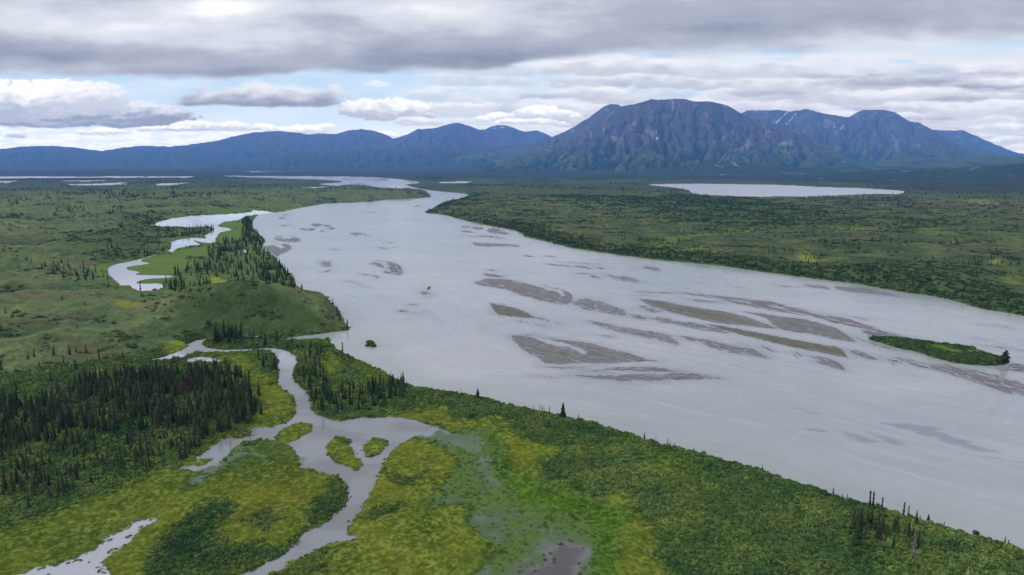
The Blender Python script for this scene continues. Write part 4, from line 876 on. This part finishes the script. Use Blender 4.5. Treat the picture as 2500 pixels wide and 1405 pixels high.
def plant(name, src, nsrc, n, r0, r1, pick, size, label, cat, tintk=1.0, pw=1.4, zoff=0.0, hk=1.0, vary=.18, bigp=0.08):
    x, y = wedge(n, r0, r1, pw=pw); f = fields(x, y)
    pr = pick(f, x, y); k = (rs.rand(len(x)) < pr)
    x, y = x[k], y[k]; z = f['z'][k]; col = f['col'][k]
    s = size(np.hypot(x, y)) * rs.uniform(.6, 1.3, len(x)) * np.where(rs.rand(len(x)) < bigp, 1.7, 1.0)
    v = rs.uniform(1 - vary, 1 + vary, (len(x), 1)) * (1 + .6 * fbm(x / 19, y / 19, 3, 515)[:, None] * np.array([[1.2, .7, .3]]))
    scatter(name, src, np.stack([x, y, z + zoff], -1), rs.uniform(0, 6.28, len(x)), np.stack([s, s, s * hk * rs.uniform(.8, 1.2, len(x))], -1), rs.randint(0, nsrc, len(x)), col * tintk * v, label, cat)
    print(name, len(x))
land_ok = lambda f: (f['dW'] < -0.5) * 1.0
plant('shrubs', S_SHRUB, 4, int(150000 * DENS), 150, 620, lambda f, x, y: land_ok(f) * np.clip(1 - 1.25 * f['grass'], 0, 1) * (1 - f['weed']) * np.clip(1 - f['tun'] * (1.10 - .5 * sst(.1, .5, fbm(x / 30, y / 22, 4, 507))), 0, 1) * sst(640, 480, f['r']) * (f['mud'] < -2), lambda r: .62 + .0016 * r,
      'low green willow shrubs covering the river banks', 'shrubs', 1.45)
plant('thickets', S_SHRUB, 4, int(80000 * DENS), 560, 2600, lambda f, x, y: land_ok(f) * (1 - f['grass']) * np.clip(-.5 * f['bare'] - .12 + 2.3 * fbm(x / 85, y / 48, 4, 501) + .9 * f['hollow'] + 1.7 * f['dark'] + (sst(60, 10, f['right_d']) * sst(-3, 3, f['right_d'])) * .8 + (f['isl'] > 0), 0, 1), lambda r: .9 + .0011 * r,
      'dark willow and alder thickets dotted over the far plain', 'thickets', .85, pw=1.15, hk=.8)
plant('marsh_sedge', S_TUFT, 3, int(210000 * DENS), 150, 500, lambda f, x, y: (f['dW'] < -.1) * (f['z'] > -.06) * (f['mud'] < -1) * np.clip(np.maximum(f['grass'], f['weed'] * .25) * .8, 0, 1), lambda r: .42 + .0009 * r,
      'yellow-green sedge growing over the flooded marsh', 'marsh grass', 1.5, vary=.12)
plant('bank_bushes', S_SHRUB, 4, int(90000 * DENS), 380, 1500, lambda f, x, y: land_ok(f) * (x > -60) * (f['right_d'] > -3) * sst(62, 22, f['right_d'] + 16 * fbm(x / 30, y / 30, 3, 505)) * .9, lambda r: 1.3 + .0007 * r,
      'dense dark alder bushes along the far river bank', 'bushes', 1.0, pw=1.2, hk=1.1)
# sedge clumps standing in open water
xs, ys = [], []
cx, cy = wedge(16000, 160, 330); f = fields(cx, cy)
k = ((f['mud'] > -1.5) & (f['mud'] < 3.5) & (f['isl'] < 0) & (rs.rand(len(cx)) < .9) & (np.abs(f['mud']) < 3.5) & (fbm(cx / 6, cy / 6, 3, 511) > -.15)) | ((f['kind'] == 2) & (f['dW'] > -.5) & (f['dW'] < 1.0) & (rs.rand(len(cx)) < .30) & (f['weed'] < .3))
sl = sd(W_SLOUGH, cx, cy, 8); k = k | ((sl > -1.5) & (sl < 5) & (fbm(cx / 7, cy / 7, 3, 512) > .1 * np.clip(sl, 0, 3)))
cx, cy = cx[k], cy[k]; n = len(cx)
scatter('sedge_clumps', S_SHRUB, np.stack([cx, cy, np.full(n, -.1)], -1), rs.uniform(0, 6, n), rs.uniform(.35, .8, (n, 1)) * np.ones((1, 3)), rs.randint(0, 4, n), np.array([[.115, .15, .035]]) * rs.uniform(.7, 1.3, (n, 1)),
        'yellow-green sedge clumps standing at the water edge', 'marsh clumps')
# ---- islet and island bushes: taller alder and willow
m = 2600
q0, q1 = W_ISLAND.min(0), W_ISLAND.max(0); bx = rs.uniform(q0[0], q1[0], m); by = rs.uniform(q0[1], q1[1], m)
d = sd(W_ISLAND, bx, by, 20); fi = fields(bx, by); k = (d > .8) & (fi['grass'] < .35); bx, by = bx[k], by[k]; n = len(bx)
scatter('island_bushes', S_SHRUB, np.stack([bx, by, fi['z'][k]], -1), rs.uniform(0, 6, n), rs.uniform(.9, 1.8, (n, 1)) * np.array([[1, 1, 1.1]]), rs.randint(0, 4, n), np.array([[.052, .086, .026]]) * rs.uniform(.6, 1.4, (n, 1)),
        'dark green alder bushes covering the long river island', 'bushes')
# ---- the spruces: positions
TP = []   # x, y, z, height, kind, region
for si, (poly, dens, hm, rust, reg) in enumerate(W_STANDS):
    lo, hi = poly.min(0), poly.max(0); lo = np.maximum(lo, (-4000, 60)); area = np.prod(hi - lo)
    n = int(area * dens / 100.0); n = min(n, 60000)
    x = rs.uniform(lo[0], hi[0], n); y = rs.uniform(lo[1], hi[1], n)
    d = sd(poly, x, y, 10); k = (d > -3 * rs.rand(n)) & (np.abs(np.arctan2(x, y)) < .74)
    x, y = x[k], y[k]; f = fields(x, y, False)
    cl = .5 + 1.1 * fbm(x / 14, y / 14, 3, 521 + si) if reg < 7 else .15 + 2.2 * fbm(x / 150, y / 110, 4, 521 + si)
    k = (f['dW'] < -1.0) & (rs.rand(len(x)) < cl * 1.25)
    x, y, z, cl = x[k], y[k], f['z'][k], cl[k]
    rz = fbm(x / 13, y / 13, 3, 531)
    for a, b, c, q in zip(x, y, z, rz):
        h = hm * rs.uniform(.55, 1.25); t = rs.rand()
        kd = 'rust' if t < rust * (1.9 if q > .05 else .35) else ('pale' if t > .72 else ('spire' if t > .60 else 'green'))
        if reg in (1,) and t > .5 and kd != 'rust': kd = 'pale'
        TP.append((a, b, c, h, kd, reg))
def general(n, r0, r1, pr, hm, reg, pw=2.0):
    x, y = wedge(n, r0, r1, 40, pw); f = fields(x, y)
    k = (f['dW'] < -1.5) & (rs.rand(len(x)) < pr(f, x, y))
    for a, b, c in zip(x[k], y[k], f['z'][k]): TP.append((a, b, c, hm * rs.uniform(.5, 1.3), 'green' if rs.rand() < .7 else 'pale', reg))
general(26000, 500, 2600, lambda f, x, y: f['right'] * np.clip(.004 + .9 * sst(.22, .5, fbm(x / 150, y / 60, 4, 541)) + .5 * sst(70, 10, f['right_d']) * (f['right_d'] > -3) * (x < 420), 0, 1) * (1 - f['grass']), 6.0, 8, 1.3)
general(42000, 2200, 6500, lambda f, x, y: np.clip(-.08 + 1.9 * fbm(x / 420, y / 420, 4, 543), .02, 1), 8.5, 9, 1.2)
general(9000, 250, 1600, lambda f, x, y: f['bare'] * .045 * (1 - f['grass']), 4.5, 6, 1.2)
general(5000, 200, 330, lambda f, x, y: (x > 20) * (1 - f['grass']) * (1 - f['weed']) * sst(.1, .5, fbm(x / 12, y / 12, 3, 545)) * .10, 2.6, 10)
TP_x = np.array([t[0] for t in TP]); TP_y = np.array([t[1] for t in TP]); TP_z = np.array([t[2] for t in TP]); TP_h = np.array([t[3] for t in TP])
pu, pvv = project(TP_x, TP_y, TP_z); size = TP_h / np.hypot(TP_x, TP_y)
inside = (pu > -5) & (pu < 2505) & (pvv < 1420)
def small(i): return TP[i][5] == 10
order = np.argsort(-size * inside * np.array([0.0 if small(i) else 1.0 for i in range(len(TP))]))
# ---- spruces one can point at: foot (photograph px), height px, kind, label
NAMED = [((1374, 1018), 36, 'full', 'broad full conifer leaning on the near river bank, tallest along that bank'),
 ((1346, 1046), 40, 'dead', 'brown-grey dying spruce just left of the broad full conifer on the bank'),
 ((1341, 1012), 19, 'spire', 'thin bare-topped spruce standing right above the brown-grey dying one'),
 ((1324, 1007), 17, 'spire', 'taller of two thin spruces side by side left of the broad full conifer'), ((1329, 1009), 13, 'spire', 'shorter of two thin spruces side by side left of the broad full conifer'),
 ((1318, 999), 12, 'spire', 'thin spruce leaning at the water edge left of the paired thin spruces'), ((1303, 998), 10, 'spire', 'small thin spruce on the bank midway between the isolated dark cone and the full conifer'),
 ((1412, 1026), 16, 'green', 'small dark spruce at the water edge right of the broad full conifer'), ((1424, 1029), 9, 'green', 'tiny spruce on the bank edge next right of the small dark one'), ((1400, 1042), 20, 'pale', 'pale green young spruce below the bank edge right of the full conifer'),
 ((1457, 1037), 8, 'green', 'left one of a pair of tiny spruces at the bank edge'), ((1461, 1038), 8, 'green', 'right one of a pair of tiny spruces at the bank edge'),
 ((1573, 1075), 21, 'green', 'dark cone-shaped spruce at the bank edge, first of the middle bank row'), ((1601, 1080), 20, 'dead', 'grey thin-needled spruce at the bank edge, second of the middle bank row'),
 ((1630, 1084), 15, 'spire', 'taller of two slim spruces at the bank edge past the grey thin-needled one'), ((1636, 1086), 10, 'spire', 'shorter of two slim spruces at the bank edge past the grey thin-needled one'),
 ((1647, 1089), 9, 'green', 'small spruce ending the middle row on the bank'), ((1694, 1106), 13, 'green', 'lone little spruce on the bank edge right of the middle row'),
 ((1793, 1138), 11, 'green', 'tiny lone spruce on the smooth stretch of bank edge'), ((1861, 1150), 15, 'spire', 'lone slim spruce on the bank edge with clear water behind it'), ((1928, 1177), 13, 'pale', 'pale little spruce on the bank edge beside a short stub'),
 ((2034, 1208), 17, 'pale', 'pale feathery spruce at the bank edge left of the twin dark spires'), ((2017, 1205), 11, 'green', 'short dark spruce just left of the pale feathery one'), ((2056, 1216), 10, 'green', 'first of two short spruces between the feathery one and the twin spires'), ((2068, 1217), 11, 'green', 'second of two short spruces between the feathery one and the twin spires'),
 ((2112, 1234), 9, 'green', 'stubby spruce touching the left side of the twin dark spires'), ((2123, 1239), 35, 'spire', 'left of the twin tall dark spires at the bank edge'), ((2131, 1240), 34, 'spire', 'right of the twin tall dark spires at the bank edge'),
 ((2152, 1246), 28, 'spire', 'tall slim spruce right of the twin spires, outermost of its cluster'), ((2144, 1250), 21, 'green', 'middle spruce in the cluster right of the twin spires'), ((2139, 1247), 20, 'green', 'spruce squeezed directly beside the twin spires'),
 ((2205, 1260), 30, 'spire', 'tall club-topped spruce at the bank edge, left of a slim partner'), ((2217, 1261), 23, 'spire', 'slim spruce right beside the club-topped one'), ((2236, 1280), 30, 'green', 'dark spruce at the bank edge with its foot deep in shrubs'), ((2246, 1270), 12, 'green', 'thin small spruce right of the dark one deep in shrubs'),
 ((2266, 1276), 18, 'full', 'small bushy conifer on the bank edge right of the club-topped pair'), ((2304, 1287), 12, 'spire', 'last lonely little spruce on the bank before the yellowish bush'), ((2452, 1334), 21, 'pale', 'pale spruce at the right end of the near bank, left one of two'), ((2461, 1336), 16, 'pale', 'pale spruce at the right end of the near bank, right one of two'),
 ((2091, 1333), 66, 'full', 'bulky dark bluish spruce low on the slope below the brown-tinged cluster'), ((2229, 1364), 62, 'dead', 'bare grey dead spruce snag with no needles in the shrubs'),
 ((1166, 974), 28, 'full', 'isolated dark cone-shaped conifer on the near bank beyond the yellow marsh'), ((1126, 962), 11, 'spire', 'small thin spruce left of the isolated dark cone on the bank'),
 ((836, 866), 30, 'spire', 'tall ragged spruce at the tip of the spit beside the creek mouth'), ((852, 886), 22, 'spire', 'thin spruce on the spit shore below the tall ragged one'),
 ((848, 803), 26, 'green', 'dark spruce at the foot of the grassy hill tip by the water'), ((830, 784), 24, 'green', 'spruce on the hill side just above the one at the tip'), ((824, 772), 26, 'green', 'dark spruce highest of three on the hill end'), ((812, 745), 17, 'spire', 'small spruce on the hill shoulder overlooking the river'),
 ((2452, 890), 30, 'bushy', 'ragged bushy tree at the downstream end of the wooded island')]
rs2 = np.random.RandomState(77)
brown = []
for i in range(22):
    brown.append(((rs2.uniform(2068, 2162), rs2.uniform(1272, 1322)), rs2.uniform(24, 44), rs2.choice(['rust', 'pale', 'pale', 'rust', 'green']), None))
ycl = []
for i in range(14): ycl.append(((rs2.uniform(2165, 2260), rs2.uniform(1285, 1345)), rs2.uniform(16, 34), rs2.choice(['pale', 'green']), None))
PROTO = {}
def stand_tree(x, y, z, h, kind, label, group, wide=1.0):
    i = rs2.randint(len(CROWNS[kind])); key = (kind, i)
    if key not in PROTO:
        root = bpy.data.objects.new('spruce_tree', None); root.empty_display_size = .5
        cr_ = bpy.data.objects.new('crown', CROWNS[kind][i]); tr_ = bpy.data.objects.new('trunk', TRUNKS[kind][i])
        PROTO[key] = (root, cr_, tr_)
    root, cr_, tr_ = [o.copy() for o in PROTO[key]]
    for o in (root, cr_, tr_): C.objects.link(o)
    cr_.parent = root; tr_.parent = root
    root.location = (x, y, z - .15); root.scale = (h * wide, h * wide, h); root.rotation_euler = (rs2.randn() * .025, rs2.randn() * .025, rs2.uniform(0, 6.28))
    return tag(root, label, 'tree' if kind == 'bushy' else 'spruce', group)
count = 0
def foot(p, hpx):
    g = ground(np.array(p, float)); z = float(fields(np.array([g[0]]), np.array([g[1]]), False)['z'][0])
    for _ in range(3):
        z = max(0.0, z); g = ground(np.array(p, float), z); z = float(fields(np.array([g[0]]), np.array([g[1]]), False)['z'][0])
    r = math.hypot(g[0], g[1]); sl = math.hypot(r, CAM_H); return g[0], g[1], max(z, 0.1), hpx / F_PX * sl / (r / sl)
for p, hp, kd, lb in NAMED:
    x, y, z, h = foot(p, hp); stand_tree(x, y, z, h, kd, lb, None, .8 if kd == 'full' and hp > 50 else 1.0); count += 1
LBR = {'rust': 'brownish spruce in the brown-tinged cluster on the near bank at lower right', 'pale': 'yellowish-green spruce in the brown-tinged cluster on the near bank at lower right', 'green': 'dark green spruce in the brown-tinged cluster on the near bank at lower right'}
for p, hp, kd, _ in brown:
    x, y, z, h = foot(p, hp); stand_tree(x, y, z, h, kd, LBR[kd], {'rust': 'brownish', 'pale': 'yellowish-green', 'green': 'dark green'}[kd] + ' spruces of the cluster at lower right'); count += 1
for p, hp, kd, _ in ycl:
    x, y, z, h = foot(p, hp); nm = {'pale': 'pale green', 'green': 'dark green'}[kd]
    stand_tree(x, y, z, h, kd, nm + ' young spruce scattered in the shrubs around the grey dead snag', nm + ' young spruces around the dead snag'); count += 1
REG = {0: 'in the dense dark stand left of the creek', 1: 'on the shrubby slope below the dense dark stand', 2: 'scattered on the tundra above the dense dark stand', 3: 'lining the upper bend of the winding creek', 4: 'on the spit between creek and river',
       5: 'in the wetland wood behind the grassy hill', 6: 'on the open tundra hills at left', 7: 'on the far left plain', 8: 'on the far river bank at right', 9: 'on the far plain', 10: 'among the near shrubs'}
KD = {'green': 'slender dark green spruce', 'pale': 'paler mid-green spruce', 'rust': 'rusty brown dying spruce', 'spire': 'very narrow dark spire-shaped spruce'}
chosen = set()
for i in order:
    if count >= 300: break
    x, y, z, h, kd, reg = TP[i]; stand_tree(x, y, z, h, kd, KD[kd] + ' ' + REG[reg], KD[kd].replace('spruce', 'spruces') + ' ' + REG[reg]); chosen.add(int(i)); count += 1
rest = np.array([i for i in range(len(TP)) if i not in chosen])
srcs = [('green', i) for i in range(5)] + [('pale', i) for i in range(3)] + [('rust', i) for i in range(3)] + [('spire', i) for i in range(3)]
off = {'green': (0, 5), 'pale': (5, 3), 'rust': (8, 3), 'spire': (11, 3)}
S_TREE = source_collection('tree_source', [tree_mesh(k, i) for k, i in srcs])
ix = np.array([off[TP[i][4]][0] + rs.randint(off[TP[i][4]][1]) for i in rest])
Ht = TP_h[rest]; wd = Ht * rs.uniform(.9, 1.3, len(rest)) * np.where(np.hypot(TP_x[rest], TP_y[rest]) > 1500, 1.5, 1.0)
scatter('spruce_woods', S_TREE, np.stack([TP_x, TP_y, TP_z - .15], -1)[rest], rs.uniform(0, 6, len(rest)), np.stack([wd, wd, Ht], -1), ix, np.ones((len(rest), 3)), 'dark spruce woods spreading over the valley floor', 'spruce wood')
print('spruces', len(TP))
# ---- small things: bushes on the islets, snag and drift logs
def bush(p, s, label):
    x, y, z, _ = foot(p, 10); o = bpy.data.objects.new('bush', None); me = shrub_mesh(int(p[0]), 260, 1.0, .13); me.materials.append(M_BUSH)
    c = bpy.data.objects.new('foliage', me); st = bpy.data.objects.new('stem', TRUNKS['green'][0]); C.objects.link(o); C.objects.link(c); C.objects.link(st)
    c.parent = o; st.parent = o; o.location = (x, y, z); o.scale = s; tag(o, label, 'bush')
M_BUSH = leaf_mat('bush_leaves', (.070, .105, .026))
bush((900, 845), (2.6, 2.2, 1.5), 'larger low bush on the tiny islet in the river off the spit'); bush((910, 847), (2.2, 1.9, 1.9), 'rounder bush on the right end of the tiny islet off the spit')
bush((1046, 705), (1.6, 1.4, 1.5), 'single dark bush on a speck of gravel in mid river')
bush((2382, 1304), (1.2, 1.2, 1.5), 'yellowish leafy bush sticking out over the bank edge right of the spruces')
def log(a, b, r, label, z=.2):
    A_, B_ = ground(np.array(a, float)), ground(np.array(b, float)); d = B_ - A_; L = float(np.hypot(*d)); k = 7; V = []; Fq = []
    for i in range(7):
        t = i / 6; rad = r * (1 - .6 * t) * (1.5 if i == 0 else 1)
        for j in range(k): V.append((L * t, rad * math.cos(j * math.tau / k) + .12 * math.sin(3 * t), rad * math.sin(j * math.tau / k) + .15 * r * math.sin(5 * t)))
    for i in range(6):
        for j in range(k): Fq.append((i * k + j, i * k + (j + 1) % k, (i + 1) * k + (j + 1) % k, (i + 1) * k + j))
    for q in range(5):
        o = len(V); a_ = q * 1.9; V += [(0, 0, 0), (0.1, 0, r), (-.6 * r, 2.2 * r * math.cos(a_), 2.2 * r * math.sin(a_)), (-.5 * r, 2 * r * math.cos(a_ + .3), 2 * r * math.sin(a_ + .3))]; Fq.append((o, o + 1, o + 2, o + 3))
    me = mesh_np('drift_log', np.array(V), np.array(Fq), None, False); me.materials.append(M_GREY)
    o = bpy.data.objects.new('drift_log', me); C.objects.link(o); o.location = (A_[0], A_[1], z); o.rotation_euler = (0, 0, math.atan2(d[1], d[0])); tag(o, label, 'log')
log((852, 801), (861, 798), .35, 'dark drift log reaching into the water from the hill tip'); log((1327, 860), (1334, 858), .3, 'grey drift log on the large light-brown gravel bar', .3)
log((2036, 788), (2044, 786), .3, 'drift log stranded in the shallows above the wooded island', .1); log((2180, 890), (2184, 891), .35, 'small dark drift log in the water below the island', .05)
